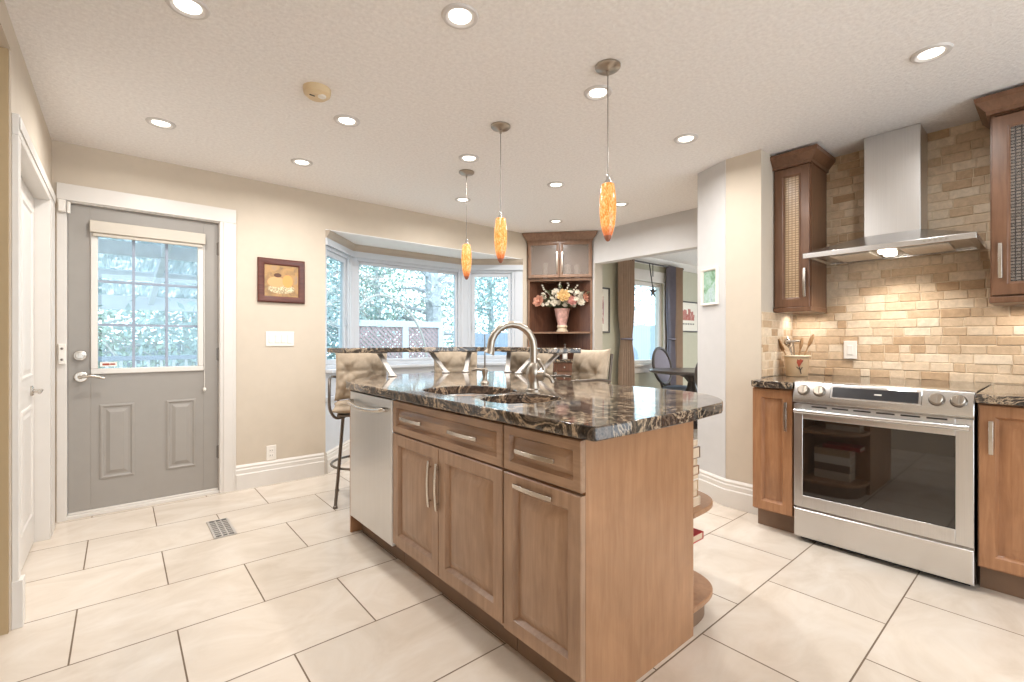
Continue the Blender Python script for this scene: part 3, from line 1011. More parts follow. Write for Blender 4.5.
for lp in (outer, S1, S2):
    vs = [mb.v((x, y, .91)) for x, y in lp]
    edges += [mb.bm.edges.new((vs[i], vs[(i + 1) % len(vs)])) for i in range(len(vs))]
bmesh.ops.triangle_fill(mb.bm, use_beauty=True, use_dissolve=False, edges=edges, normal=(0, 0, 1))
ext = bmesh.ops.extrude_face_region(mb.bm, geom=mb.bm.faces[:])
bmesh.ops.translate(mb.bm, verts=[g for g in ext['geom'] if isinstance(g, bmesh.types.BMVert)], vec=(0, 0, -.042))
tag(mb.build('island_countertop', M['granite'], bevel=.006, angle=50), 'polished brown and black granite worktop covering the island', 'countertop')
def sink(lp, cx, cy, depth, label):
    o = thing('sink_basin', label, 'sink', (cx, cy, .867 - depth))
    m = MB()
    sc = lambda k, z: [(cx + (x - cx) * k, cy + (y - cy) * k, z) for x, y in lp]
    m.loft([sc(1.06, .8665), sc(1.0, .8665), sc(.985, .86), sc(.95, .867 - depth + .03), sc(.86, .867 - depth + .004), sc(.2, .867 - depth)], cap0=False)
    m.build('bowl', M['steel'], o)
    MB().lathe([(.04, .004), (.036, .006), (.02, .003), (0, .003)], (cx, cy, .867 - depth), 20).build('drain', M['chrome'], o)
sink(S1, 1.305, 1.875, .19, 'larger stainless sink basin nearer the dishwasher')
sink(S2, 1.285, 1.465, .15, 'smaller stainless sink basin nearer the rounded counter end')

# faucet
o = thing('faucet', 'tall satin nickel gooseneck faucet beside the sinks', 'faucet', (1.53, 1.655, .91))
fx, fy = 1.53, 1.655
sd = Vector((-.64, .36)).normalized()
MB().lathe([(.038, 0), (.038, .006), (.030, .012), (.026, .03), (.025, .05), (.033, .075), (.034, .095), (.027, .12), (.018, .135), (.0, .136)], (fx, fy, .91), 24).build('body', M['nickel_d'], o)
pts = [(0, 1.03), (0, 1.08), (.0, 1.12)]
for i in range(1, 11):
    a = PI - PI * i / 10
    pts.append((.105 + .105 * math.cos(a), 1.12 + .11 * math.sin(a)))
pts += [(.212, 1.105), (.218, 1.09)]
rs = [.0175] * (len(pts) - 3) + [.018, .023, .026]
MB().tube([(fx + sd.x * s, fy + sd.y * s, z) for s, z in pts], rs, 14).build('spout', M['nickel_d'], o)
hd = Vector((.55, -.72)).normalized()
MB().tube([(fx + hd.x * s, fy + hd.y * s, z) for s, z in ((.0, .985), (.03, .987), (.05, .985), (.056, .985))], [.026, .030, .026, .014], 14).tube(catmull([(fx + hd.x * s, fy + hd.y * s, z) for s, z in ((.045, .985), (.052, 1.015), (.03, 1.05), (.008, 1.068))], 4)[::-1], 0.0075, 8).tube(catmull([(fx + hd.x * s, fy + hd.y * s, z) for s, z in ((.05, .99), (.08, .975), (.095, .950))], 3), .009, 8).build('lever_handle', M['nickel_d'], o)
o = thing('soap_dispenser', 'slim nickel soap dispenser standing behind the larger sink', 'dispenser', (1.58, 2.115, .91))
MB().lathe([(.024, 0), (.024, .006), (.016, .016), (.012, .04), (.017, .06), (.017, .082), (.008, .09), (.0, .09)], (1.58, 2.115, .91), 20).build('body', M['nickel_d'], o)
MB().tube([(1.58, 2.115, .99), (1.58, 2.115, 1.19)], [.005, .003], 8).build('pump_rod', M['pewter'], o)
MB().tube([(1.58, 2.115, .985), (1.55, 2.14, .992), (1.525, 2.16, .985)], .006, 8).build('nozzle', M['nickel_d'], o)

# raised bar on slanting brackets
o = thing('raised_bar', 'raised granite bar ledge on slanted steel brackets at the island back', 'bar', (1.9, 3.0, .91))
bc = catmull([(1.13, 3.22), (1.42, 3.24), (1.75, 3.235), (2.08, 3.17), (2.36, 3.0), (2.50, 2.74), (2.44, 2.47), (2.34, 2.30), (2.25, 2.17)], 6)
L1, L2 = off(bc, .14), off(bc, -.14)
MB().prism(L1 + L2[::-1], 1.068, 1.102).build('bar_top', M['granite'], o, bevel=.005)
for (bx, by), (tx, ty) in [((1.41, 2.93), (1.44, 3.20)), ((1.875, 3.0), (1.87, 3.2)), ((2.035, 2.97), (2.16, 3.10)), ((2.27, 2.75), (2.41, 2.90)), ((2.235, 2.58), (2.45, 2.62)), ((2.13, 2.28), (2.32, 2.27))]:
    b = MB()
    dv = Vector((tx - bx, ty - by)).normalized()
    nv = Vector((-dv.y, dv.x))
    b.lathe([(.03, 0), (.03, .008), (.022, .012), (0, .012)], (bx, by, .911), 16)
    path = [(0, .92), (.0, .93), (.86, 1.05), (1, 1.064)]
    L = (Vector((tx, ty)) - Vector((bx, by))).length
    lp = []
    for s, z in ((-.014 / L, .918), (1, 1.064)):
        c = Vector((bx, by)) + dv * (s * L)
        lp.append([(c.x + nv.x * .018, c.y + nv.y * .018, z), (c.x - nv.x * .018, c.y - nv.y * .018, z), (c.x - nv.x * .018 + dv.x * .028, c.y - nv.y * .018 + dv.y * .028, z), (c.x + nv.x * .018 + dv.x * .028, c.y + nv.y * .018 + dv.y * .028, z)])
    b.loft(lp)
    b.box((tx - .045, ty - .045, 1.060), (tx + .045, ty + .045, 1.0675))
    b.build('bracket', M['bracket'], o, bevel=.003)

# ------------------------------------------------------------------ bar stools
def cushion_mesh(T, wd, h, th, buttons, spike=.02, n=34):
    m = MB(T)
    def side(sgn):
        rows = []
        for j in range(n + 1):
            r = []
            for i in range(n + 1):
                a, b = i / n * 2 - 1, j / n * 2 - 1
                edge = (1 - a ** 4) * (1 - b ** 4)
                t = th * (.18 + .82 * max(0, edge) ** .45) if abs(a) < 1 and abs(b) < 1 else th * .12
                x, y = a * wd / 2, b * h / 2
                cs = (abs(a) * abs(b)) ** 6
                x *= 1 - .035 * (1 - a * a) * 0 - .03 * (1 - b * b) + cs * spike * 2
                y *= 1 - .03 * (1 - a * a) + cs * spike * 2
                for bx, by in buttons:
                    dd = math.hypot(x - bx, y - by)
                    t -= th * .62 * math.exp(-(dd / .035) ** 2)
                    ang = abs(math.atan2(y - by, x - bx))
                    for k in (0.0, .9, PI / 2, PI - .9, PI):
                        t -= th * .20 * math.exp(-((ang - k) / .17) ** 2) * math.exp(-(dd / .10) ** 2)
                r.append(m.v((x, sgn * t / 2 * (1.15 if sgn > 0 else .8), y)))
            rows.append(r)
        for j in range(n):
            for i in range(n):
                m.face([rows[j][i], rows[j][i + 1], rows[j + 1][i + 1], rows[j + 1][i]])
        return rows
    A, B = side(1), side(-1)
    ring = lambda R: [R[0][i] for i in range(n)] + [R[j][n] for j in range(n)] + [R[n][n - i] for i in range(n)] + [R[n - j][0] for j in range(n)]
    a, b = ring(A), ring(B)
    for i in range(len(a)):
        m.face([a[i], a[(i + 1) % len(a)], b[(i + 1) % len(a)], b[i]])
    return m

def make_stool(label):
    """faces -y at the origin"""
    o = thing('bar_stool', label, 'bar stool', (0, 0, 0), group='cushioned metal stools around the raised bar')
    for sx in (-1, 1):
        for sy in (-1, 1):
            MB().tube([(sx * .13, sy * .13, .63), (sx * .155, sy * .16, .30), (sx * .18, sy * .195, .012)], .0115, 10).lathe([(.016, 0), (.016, .014), (.01, .02)], (sx * .18, sy * .195, 0), 12).build('leg', M['pewter'], o)
    fr_ = MB()
    fr_.tube([(sx, sy, .26) for sx, sy in arc(0, 0, .215, 0, 345, 23)], .009, 8, closed=True)
    fr_.build('foot_ring', M['pewter'], o)
    fr_ = MB().box((-.17, -.17, .62), (.17, .17, .635))
    for sx in (-1, 1):
        fr_.tube(catmull([(sx * .15, .14, .62), (sx * .17, .21, .66), (sx * .175, .235, .80), (sx * .178, .265, 1.06)], 4), .0105, 10)
    fr_.tube([(-.178, .265, 1.05), (.178, .265, 1.05)], .009, 8).tube([(-.175, .237, .78), (.175, .237, .78)], .009, 8)
    fr_.build('frame', M['pewter'], o)
    for sx in (-1, 1):
        MB().tube(catmull([(sx * .12, -.10, .612), (sx * .18, -.13, .612), (sx * .217, -.15, .68), (sx * .22, -.155, .80), (sx * .22, -.13, .875), (sx * .22, -.05, .885), (sx * .215, .12, .885), (sx * .185, .243, .87)], 4), .010, 10).build('armrest', M['pewter'], o)
    T = Matrix.Translation((0, 0, .668)) @ Matrix(((1, 0, 0, 0), (0, 0, 1, 0), (0, 1, 0, 0), (0, 0, 0, 1)))
    cushion_mesh(T, .395, .41, .075, [(-.09, .08), (.09, .08), (-.09, -.08), (.09, -.08)], .01).build('seat_cushion', M['cushion'], o, angle=80)
    T = Matrix.Translation((0, .205, .895)) @ Matrix.Rotation(-.14, 4, 'X') @ Matrix(((1, 0, 0, 0), (0, -1, 0, 0), (0, 0, 1, 0), (0, 0, 0, 1)))
    cushion_mesh(T, .385, .39, .10, [(-.095, .02), (.095, .02), (-.095, -.12), (.095, -.12)], .02).build('back_cushion', M['cushion'], o, angle=80)
    return o
def face_rz(fx_, fy_):
    return math.atan2(fy_, fx_) + PI / 2
s0 = make_stool('cushioned bar stool beside the dishwasher, leftmost of the four')
s0.location = (1.37, 3.345, 0)
s0.rotation_euler = (0, 0, face_rz(-.36, -.93))
dup(s0, (2.165, 3.262, 0), face_rz(-.45, -.89), 'cushioned bar stool at the middle of the bay window, behind the faucet')
dup(s0, (2.53, 2.80, 0), face_rz(-.75, -.66), 'cushioned bar stool half hidden behind the faucet spout')
dup(s0, (2.41, 2.27, 0), face_rz(-.97, .2), 'cushioned bar stool turned sideways in front of the dining room opening')

# ------------------------------------------------------------------ stove wall: tiles, cabinets, range, hood
def tile_field(name, axis, a0, a1, z0, z1, plane, sgn, label):
    """one mesh of tumbled tiles; axis 1 runs along y on a plane x=plane, axis 0 along x on y=plane"""
    m = MB()
    lay = m.bm.faces.layers.float.new('tile_tone')
    rows = int((z1 - z0) / .0525)
    rh = (z1 - z0) / rows
    g = .0019
    for r in range(rows):
        a = a0 - random.uniform(0, .06)
        while a < a1:
            wd = random.choice((.052, .075, .105, .105, .13, .155))
            lo, hi = max(a, a0) + g, min(a + wd, a1) - g
            a += wd
            if hi - lo < .012:
                continue
            tone = random.random()
            th = .008 + random.uniform(0, .003)
            zz0, zz1 = z0 + r * rh + g + random.uniform(-.001, .001), z0 + (r + 1) * rh - g + random.uniform(-.001, .001)
            j = lambda: random.uniform(-.0018, .0018)
            c = [(lo + j(), zz0 + j()), (hi + j(), zz0 + j()), (hi + j(), zz1 + j()), (lo + j(), zz1 + j())]
            cx, cz = (lo + hi) / 2, (zz0 + zz1) / 2
            def loop(k, d):
                out = []
                for (u, v) in c:
                    u2 = u + (k if u < cx else -k)
                    v2 = v + (k if v < cz else -k)
                    out.append((plane + sgn * d, u2, v2) if axis == 1 else (u2, plane + sgn * d, v2))
                return out
            n0 = len(m.bm.faces)
            m.loft([loop(0, 0), loop(0, th - .0035), loop(.003, th)], cap0=False)
            m.bm.faces.ensure_lookup_table()
            for k in range(n0, len(m.bm.faces)):
                m.bm.faces[k][lay] = tone
    return struct(m.build(name, M['tiles'], smooth=False))
tile_field('wall_right_tiling', 1, -.7, 1.294, .91, CZ, 3.785, -1, '')
struct(MB().box((3.252, 1.2875, .91), (3.7784, 1.2945, 1.345)).build('wall_right_return', M['grout'], smooth=False))
tile_field('wall_right_return_tiling', 0, 3.25, 3.776, .91, 1.345, 1.295, -1, '')

CFX = 3.021                        # carcass front; door faces at 3.0
def FW(y, x=CFX):
    return FR((x, y, 0), (0, -1), (-1, 0))
BX = 3.772
def base_cab(name, label, y0, y1, doors, handle_at):
    o = thing(name, label, 'cabinet', ((CFX + BX) / 2, (y0 + y1) / 2, 0))
    MB().box((CFX, y0, .115), (BX, y1, .868)).build('carcass', M['wood_warm'], o, smooth=False)
    MB().box((CFX + .06, y0 + .002, 0), (CFX + .08, y1 - .002, .115)).build('toe_kick', M['dark'], o, smooth=False)
    for (a, b, hu) in doors:
        T = FW(a)
        dm = MB(T).panel(0, .125, a - b, .735, PROF).build('door', M['wood_warm'], o)
        pull(T, handle_at[0], handle_at[1], hu, True, dm)
    return o
base_cab('base_cabinet', 'narrow warm brown base cabinet left of the stove', 1.022, 1.25, [(1.248, 1.024, .19)], (.62, .79))
base_cab('base_cabinet', 'warm brown base cabinet right of the stove', -.55, .258, [(.254, -.145, .04), (-.149, -.548, .36)], (.64, .79))
tag(MB().prism([(2.965, 1.018), (2.965, 1.232), (2.972, 1.245), (3.24, 1.255), (3.25, 1.282), (3.772, 1.282), (3.772, 1.018)], .87, .91).build('countertop', M['granite'], bevel=.005), 'short dark granite counter left of the stove holding the utensil crock', 'countertop')
tag(MB().box((2.965, -.56, .87), (3.773, .262, .91)).build('countertop', M['granite'], bevel=.005), 'dark granite counter right of the stove', 'countertop')

# range y .266 .. 1.016
o = thing('range', 'stainless steel slide-in electric range with a black oven window', 'stove', (3.35, .64, 0))
RY0, RY1 = .266, 1.014
MB().box((3.022, RY0 + .003, .03), (3.70, RY1 - .003, .80)).build('body', M['steel'], o, smooth=False)
MB().box((3.05, RY0 + .02, .0), (3.6, RY1 - .02, .03)).build('plinth', M['black'], o, smooth=False)
MB().box((3.065, RY0, .895), (3.765, RY1, .914)).box((3.10, RY0 + .004, .80), (3.70, RY1 - .004, .895)).build('cooktop', M['cooktop'], o, bevel=.002)
MB().ex([(2.975, .80), (3.10, .80), (3.10, .916), (3.012, .916), (3.004, .912), (2.975, .826)], 1, RY0, RY1).build('control_panel', M['steel'], o, bevel=.003)
# slanted frame for what sits on the panel
pn = Vector((-(.912 - .826), 0, (3.004 - 2.975) * 1.0)).normalized()
pv = Vector((3.004 - 2.975, 0, .912 - .826)).normalized()
pc_ = Vector((2.9895, 0, .869))
def PT(y):
    return Matrix(((0, pn.x, pv.x, pc_.x), (-1, pn.y, pv.y, y), (0, pn.z, pv.z, pc_.z), (0, 0, 0, 1)))
MB(PT(.64)).panel(-.192, -.036, .384, .072, [(0, -.002), (0, .003), (.003, .006), (.008, .006)]).build('display_bezel', M['chrome'], o)
ds = MB(PT(.64)).panel(-.18, -.028, .36, .056, [(0, 0), (0, .0068)]).build('display', M['display'], o)
MB(PT(.64)).box((.005, .0068, -.002), (.035, .0072, .004)).build('clock_segment', M['plastic'], ds, smooth=False)
for y in (.962, .884, .395, .319):
    k = MB(PT(y))
    disc(k, .031, .0, .006)
    kb = k.build('knob_ring', M['pewter'], o)
    k = MB(PT(y))
    disc(k, .0255, .004, .026)
    k.box((-.005, .02, -.023), (.005, .031, .023))
    k.build('knob', M['nickel_d'], o, bevel=.001)
T = FW(RY1 - .002, 3.022)
W_ = RY1 - RY0 - .004
dm = MB(T)
z0, z1, a0, a1, b0, b1 = .20, .788, .045, W_ - .062, .268, .706
dm.box((0, 0, z0), (a0, .034, z1)).box((a1, 0, z0), (W_, .034, z1)).box((a0, 0, z0), (a1, .034, b0)).box((a0, 0, b1), (a1, .034, z1))
od = dm.build('oven_door', M['steel_v'], o, bevel=.002)
MB(T).box((a0 - .001, .004, b0 - .001), (a1 + .001, .031, b1 + .001)).build('oven_window', M['black_glass'], od, smooth=False)
hb = MB(T).tube([(.012, .068, .752), (W_ - .012, .068, .752)], .0125, 14)
for u in (.04, W_ - .04):
    hb.box((u - .012, .03, .742), (u + .012, .066, .762))
hb.build('handle', M['steel'], od)
for i in range(6):
    u = .09 + i * .098
    MB(T).box((u, .033, .775), (u + .075, .0346, .783)).build('vent_slot', M['black'], od, smooth=False)
MB(T).panel(0, .028, W_, .16, [(0, 0), (0, .030), (.004, .034)]).build('storage_drawer', M['steel'], o)

# wall cabinets
CORN = [(0, 2.315), (.012, 2.315), (.014, 2.335), (.022, 2.342), (.045, 2.372), (.052, 2.378), (.055, 2.402), (0, 2.402)]
def wall_cab(label, y0, y1, glass_m, side_left, side_right, handle_u, zb=1.345, hz=(1.43, 1.62)):
    o = thing('wall_cabinet', label, 'cabinet', (3.6, (y0 + y1) / 2, zb))
    xf = 3.461
    c = MB()
    c.box((xf, y0, zb + .03), (BX - .012, y0 + .018, 2.36)).box((xf, y1 - .018, zb + .03), (BX - .012, y1, 2.36))
    c.box((xf, y0 + .018, zb + .03), (BX - .012, y1 - .018, zb + .05)).box((xf, y0 + .018, 2.31), (BX - .012, y1 - .018, 2.36)).box((BX - .024, y0 + .018, zb + .05), (BX - .012, y1 - .018, 2.31))
    c.build('carcass', M['wood_brown'], o, smooth=False)
    for z in (1.68, 1.99):
        MB().box((xf + .02, y0 + .018, z), (BX - .024, y1 - .018, z + .018)).build('shelf', M['wood_brown'], o, smooth=False)
    path = [(BX - .013, y1), (xf - .021, y1), (xf - .021, y0), (BX - .013, y0)]
    if not side_left:
        path = path[1:]
    if not side_right:
        path = path[:-1]
    MB().sweep([(-a, z) for a, z in CORN], path).build('cornice', M['wood_brown'], o)
    MB().box((xf - .024, y0 - (.004 if side_right else 0), zb), (BX - .012, y1 + (.004 if side_left else 0), zb + .032)).build('light_rail', M['wood_brown'], o, bevel=.004)
    return o, xf
def glass_door(o, xf, a, b, z0, z1, gm, hu, hz, fr=.052):
    T = FW(a, xf)
    wd = a - b
    m = MB(T)
    prof = [(0, 0), (0, .019), (.002, .021), (fr - .012, .021), (fr - .006, .016), (fr, .014), (fr, .0)]
    lp = [[(i, z, z0 + i), (wd - i, z, z0 + i), (wd - i, z, z1 - i), (i, z, z1 - i)] for i, z in prof]
    m.loft(lp, False, False, True)
    dm = m.build('door', M['wood_brown'], o)
    MB(T).box((fr - .002, .006, z0 + fr - .002), (wd - fr + .002, .010, z1 - fr + .002)).build('glass', gm, dm, smooth=False)
    pull(T, hz[0], hz[1], hu, True, dm)
o, xf = wall_cab('tall narrow brown wall cabinet left of the range hood', 1.068, 1.292, M['weave'], False, True, .2)
glass_door(o, xf, 1.286, 1.074, 1.378, 2.312, M['weave'], .186, (1.44, 1.63), .062)
o, xf = wall_cab('brown glass-front wall cabinet right of the range hood', -.56, .250, M['weave_dark'], True, False, .03)
glass_door(o, xf, .243, -.15, 1.385, 2.30, M['weave_dark'], .03, (1.47, 1.65), .066)
glass_door(o, xf, -.156, -.555, 1.385, 2.30, M['weave_dark'], .37, (1.47, 1.65), .066)

# hood
o = thing('range_hood', 'stainless steel chimney range hood above the stove', 'range hood', (3.55, .68, 1.67))
HY0, HY1, HX0, HX1 = .287, 1.07, 3.307, 3.772
m = MB()
m.loft([[(HX0, HY0, 1.672), (HX1, HY0, 1.672), (HX1, HY1, 1.672), (HX0, HY1, 1.672)], [(HX0, HY0, 1.702), (HX1, HY0, 1.702), (HX1, HY1, 1.702), (HX0, HY1, 1.702)], [(3.555, .535, 1.80), (HX1, .535, 1.80), (HX1, .815, 1.80), (3.555, .815, 1.80)]], cap0=False)
m.loft([[(HX0, HY0, 1.672), (HX1, HY0, 1.672), (HX1, HY1, 1.672), (HX0, HY1, 1.672)], [(HX0 + .03, HY0 + .03, 1.672), (HX1 - .03, HY0 + .03, 1.672), (HX1 - .03, HY1 - .03, 1.672), (HX0 + .03, HY1 - .03, 1.672)], [(HX0 + .04, HY0 + .04, 1.682), (HX1 - .03, HY0 + .04, 1.682), (HX1 - .03, HY1 - .04, 1.682), (HX0 + .04, HY1 - .04, 1.682)]], cap0=False)
m.build('canopy', M['steel'], o, bevel=.002)
MB().box((3.56, .54, 1.799), (3.772, .81, CZ - .002)).build('chimney', M['steel_v'], o, bevel=.003)
for a, b in ((HY0 + .12, .61), (.75, HY1 - .12)):
    m = MB().box((HX0 + .10, a, 1.676), (HX1 - .06, b, 1.681))
    for k in range(1, 9):
        y = a + (b - a) * k / 9
        m.box((HX0 + .115, y - .004, 1.6745), (HX1 - .075, y + .004, 1.676))
    m.build('grease_filter', M['filter'], o, smooth=False)
for x in (3.43, 3.56):
    MB().lathe([(.033, 1.682), (.033, 1.672), (.026, 1.664), (0, 1.662)], (x, .68, 0), 20).build('lamp_lens', M['lamp_hood'], o)
for k in range(5):
    y = .40 + .022 * k
    MB().tube([(HX0 - .003, y, 1.688), (HX0 + .004, y, 1.688)], .0055, 10).build('push_button', M['chrome'], o)
def area(name, loc, sx, sy, energy, color, parent=None, spread=160):
    L = bpy.data.lights.new(name, 'AREA')
    L.shape = 'RECTANGLE'
    L.size, L.size_y = sx, sy
    L.energy = energy
    L.color = color
    L.spread = math.radians(spread)
    lo = bpy.data.objects.new(name, L)
    lo.location = loc
    COL.objects.link(lo)
    return lo
area('hood_lamp', (3.50, .68, 1.658), .06, .10, HOOD_W, (1, .93, .84), spread=130)
area('cabinet_strip_lamp', (3.66, 1.17, 1.343), .05, .16, CAB_W, (1, .92, .82))
area('cabinet_strip_lamp', (3.66, 0.05, 1.343), .05, .34, CAB_W * 1.6, (1, .92, .82))

# utensil crock
o = thing('utensil_crock', 'stoneware crock with a painted red leaf on the stove counter', 'crock', (3.53, 1.178, .911))
c = (3.53, 1.178, .911)
MB().lathe([(.0, .0), (.062, 0), (.066, .006), (.073, .12), (.077, .132), (.077, .14), (.068, .14), (.063, .125), (.056, .02), (0, .02)], c, 28).build('pot', M['crock'], o)
MB().tube([(c[0] + .079 * math.cos(a), c[1] + .079 * math.sin(a), c[2] + .137) for a in [2 * PI * k / 24 for k in range(24)]], .006, 8, closed=True).build('rim', M['cream_ceramic'], o)
ml = MB()
ml.loft([[(c[0] - .0605 - k, c[1] - .036 + q * .8, c[2] + .098 + r_) for q, r_ in ((0, -.034), (.012, -.012), (.026, .012), (.012, .02), (0, .012), (-.012, .02), (-.026, .012), (-.012, -.012))] for k in (-.012, .007)])
ml.build('painted_leaf', M['red'], o)
ml = MB().tube([(c[0] - .061, c[1] - .034, c[2] + .075), (c[0] - .052, c[1] - .044, c[2] + .02)], .003, 6).tube([(c[0] - .0605, c[1] - .036, c[2] + .05), (c[0] - .066, c[1] - .010, c[2] + .075)], .003, 6).tube([(c[0] - .058, c[1] - .038, c[2] + .04), (c[0] - .052, c[1] - .052, c[2] + .065)], .0025, 6)
ml.build('painted_stem', M['iron'], o)
def utensil(name, label, cat, base, top, mat, head):
    u = MB().tube([base, top], .0045, 8)
    d_ = (Vector(top) - Vector(base)).normalized()
    q = d_.to_track_quat('Z', 'Y').to_matrix().to_4x4()
    q = Matrix.Translation(top) @ q @ Matrix.Rotation(.6, 4, 'Z')
    u.M = q
    if head == 'ladle':
        u.ball((0, 0, .025), .032, (1, .75, .9), 12, 8)
    elif head == 'spoon':
        u.ball((0, 0, .035), .030, (1, .35, 1.5), 12, 8)
    elif head == 'flat':
        u.box((-.024, -.003, -.01), (.024, .003, .075))
    elif head == 'masher':
        u.tube([(-.04, 0, 0), (.04, 0, 0)], .008, 8)
    elif head == 'whisk':
        for k in range(4):
            a = PI * k / 4
            u.tube(catmull([(0, 0, 0), (.022 * math.cos(a), .022 * math.sin(a), .04), (0.0, 0, .09), (-.022 * math.cos(a), -.022 * math.sin(a), .04), (0, 0, 0)], 5), .0014, 5)
    tag(u.build(name, mat, bevel=0), label, cat, 'utensils in the crock')
bx, by, bz = c[0], c[1], c[2] + .022
utensil('wooden_spoon', 'pale wooden spoon leaning right out of the crock', 'utensil', (bx, by, bz), (bx - .005, by - .075, bz + .19), M['spoon_wood'], 'spoon')
utensil('slotted_spoon', 'broad tan spoon upright in the middle of the crock', 'utensil', (bx + .01, by + .01, bz), (bx, by - .022, bz + .165), M['spoon_wood'], 'spoon')
utensil('ladle', 'steel ladle leaning left in the crock', 'utensil', (bx, by - .01, bz), (bx, by + .05, bz + .185), M['chrome'], 'ladle')
utensil('masher', 'steel T-shaped masher standing tallest in the crock', 'utensil', (bx - .012, by, bz), (bx - .03, by + .012, bz + .215), M['nickel_d'], 'masher')
utensil('whisk', 'wire whisk tilted toward the wall in the crock', 'utensil', (bx + .014, by, bz), (bx + .01, by + .04, bz + .16), M['chrome'], 'whisk')
utensil('spatula', 'flat pale spatula at the far left of the crock', 'utensil', (bx, by + .012, bz), (bx - .012, by + .082, bz + .16), M['spoon_wood'], 'flat')

# ------------------------------------------------------------------ corner hutch
HA, HB = Vector((3.695, 4.098)), Vector((4.195, 3.535))
hu_ = (HB - HA).normalized()
hw = Vector((hu_.y, -hu_.x)) * 1.0
if hw.dot(Vector((-1, -1))) < 0:
    hw = -hw
HL = (HB - HA).length
T = FR((HA.x, HA.y, 0), tuple(hu_), tuple(hw))
o = thing('corner_hutch', 'tall brown corner hutch with frosted doors and an open niche', 'cabinet', (4.0, 3.9, 0))
cor = (4.205, 4.115)
tri = [(HA.x, HA.y), (HB.x, HB.y), (4.205, 3.54), cor, (3.70, 4.115)]
HT = M['wood_hutch']
def hutch_slab(z0, z1):
    return MB().prism(tri, z0, z1)
for z0, z1, nm in ((1.86, 1.885, 'shelf'), (2.30, 2.335, 'top_panel'), (1.238, 1.258, 'shelf')):
    hutch_slab(z0, z1).build(nm, HT, o, smooth=False)
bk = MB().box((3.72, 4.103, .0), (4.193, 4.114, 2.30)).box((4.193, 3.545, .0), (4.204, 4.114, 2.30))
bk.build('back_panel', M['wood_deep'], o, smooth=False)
sp = MB(T).box((0, -.02, .0), (.022, 0, 2.32)).box((HL - .022, -.02, .0), (HL, 0, 2.32)).box((.022, -.018, 1.855), (HL - .022, 0, 1.89)).box((.022, -.018, 2.30), (HL - .022, 0, 2.335))
sp.build('face_frame', HT, o, bevel=.001)
cp = [(-.005, 2.315), (.010, 2.315), (.014, 2.335), (.03, 2.35), (.058, 2.385), (.065, 2.395), (.068, 2.415), (-.005, 2.415)]
pl = [tuple(HA + hw * -.005 + Vector((-.0, .06))), tuple(HA), tuple(HB), tuple(HB + Vector((.012, .01)))]
m = MB()
A_, B_ = HA - hu_ * .0, HB + hu_ * .0
m.loft([[tuple((P_ + hw * a + hu_ * (sg * max(0, a) * .9)).to_3d() + Vector((0, 0, z))) for a, z in cp] for P_, sg in ((A_, -1), (B_, 1))])
m.build('cornice', HT, o, smooth=True)
for (u0, u1, hh) in ((.006, HL / 2 - .002, HL / 2 - .03), (HL / 2 + .002, HL - .006, HL / 2 + .03)):
    wd, z0, z1, fr = u1 - u0, 1.893, 2.312, .036
    prof = [(0, .001), (0, .017), (.002, .019), (fr - .010, .019), (fr, .012), (fr, .001)]
    m = MB(T)
    m.loft([[(u0 + i, zz, z0 + i), (u1 - i, zz, z0 + i), (u1 - i, zz, z1 - i), (u0 + i, zz, z1 - i)] for i, zz in prof], False, False, True)
    dm = m.build('door', HT, o)
    MB(T).box((u0 + fr - .002, .004, z0 + fr - .002), (u1 - fr + .002, .008, z1 - fr + .002)).build('glass', M['frost'], dm, smooth=False)
    pull(T, 1.95, 2.19, hh, True, dm)
# lower part with small drawers
MB().prism([tuple(HA + hw * .10), tuple(HB + hw * .10), (4.20, 3.54), cor, (3.66, 4.114), (3.62, 4.11)], .905, .94).build('hutch_counter', M['granite'], o, bevel=.003)
MB(T).box((-.02, .0, .10), (HL - .0, .075, .904)).build('base_carcass', HT, o, smooth=False)
for r in range(3):
    for k in range(4):
        wd = (HL - .03) / 4
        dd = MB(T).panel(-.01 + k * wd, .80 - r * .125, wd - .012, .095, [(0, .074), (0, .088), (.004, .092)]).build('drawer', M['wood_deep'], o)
        kb = MB(FR(tuple((HA + hu_ * (-.01 + k * wd + wd / 2 - .006)).to_3d() + Vector((0, 0, .8475 - r * .125))), tuple(hu_), tuple(hw)))
        disc(kb, .009, .091, .108)
        kb.build('knob', M['nickel'], dd)
MB(T).box((-.02, .0, 0), (HL, .03, .10)).build('plinth', M['dark'], o, smooth=False)

# glasses behind the frosted doors
def goblet(u, w_, h, r, label):
    c = HA + hu_ * u + hw * w_
    tag(MB().lathe([(r * .85, 0), (r, h), (r * .94, h), (r * .8, .006)], (c.x, c.y, 1.8855), 18).build('tumbler', M['plastic'], origin=(c.x, c.y, 1.8855)), label, 'glass', 'tumblers behind the frosted hutch doors')
goblet(.20, -.10, .20, .03, 'tall pale tumbler behind the left frosted hutch door')
goblet(.47, -.09, .17, .036, 'pale tumbler behind the right frosted hutch door, nearer its handle')
goblet(.58, -.09, .165, .036, 'pale tumbler behind the right frosted hutch door, nearer the wall')

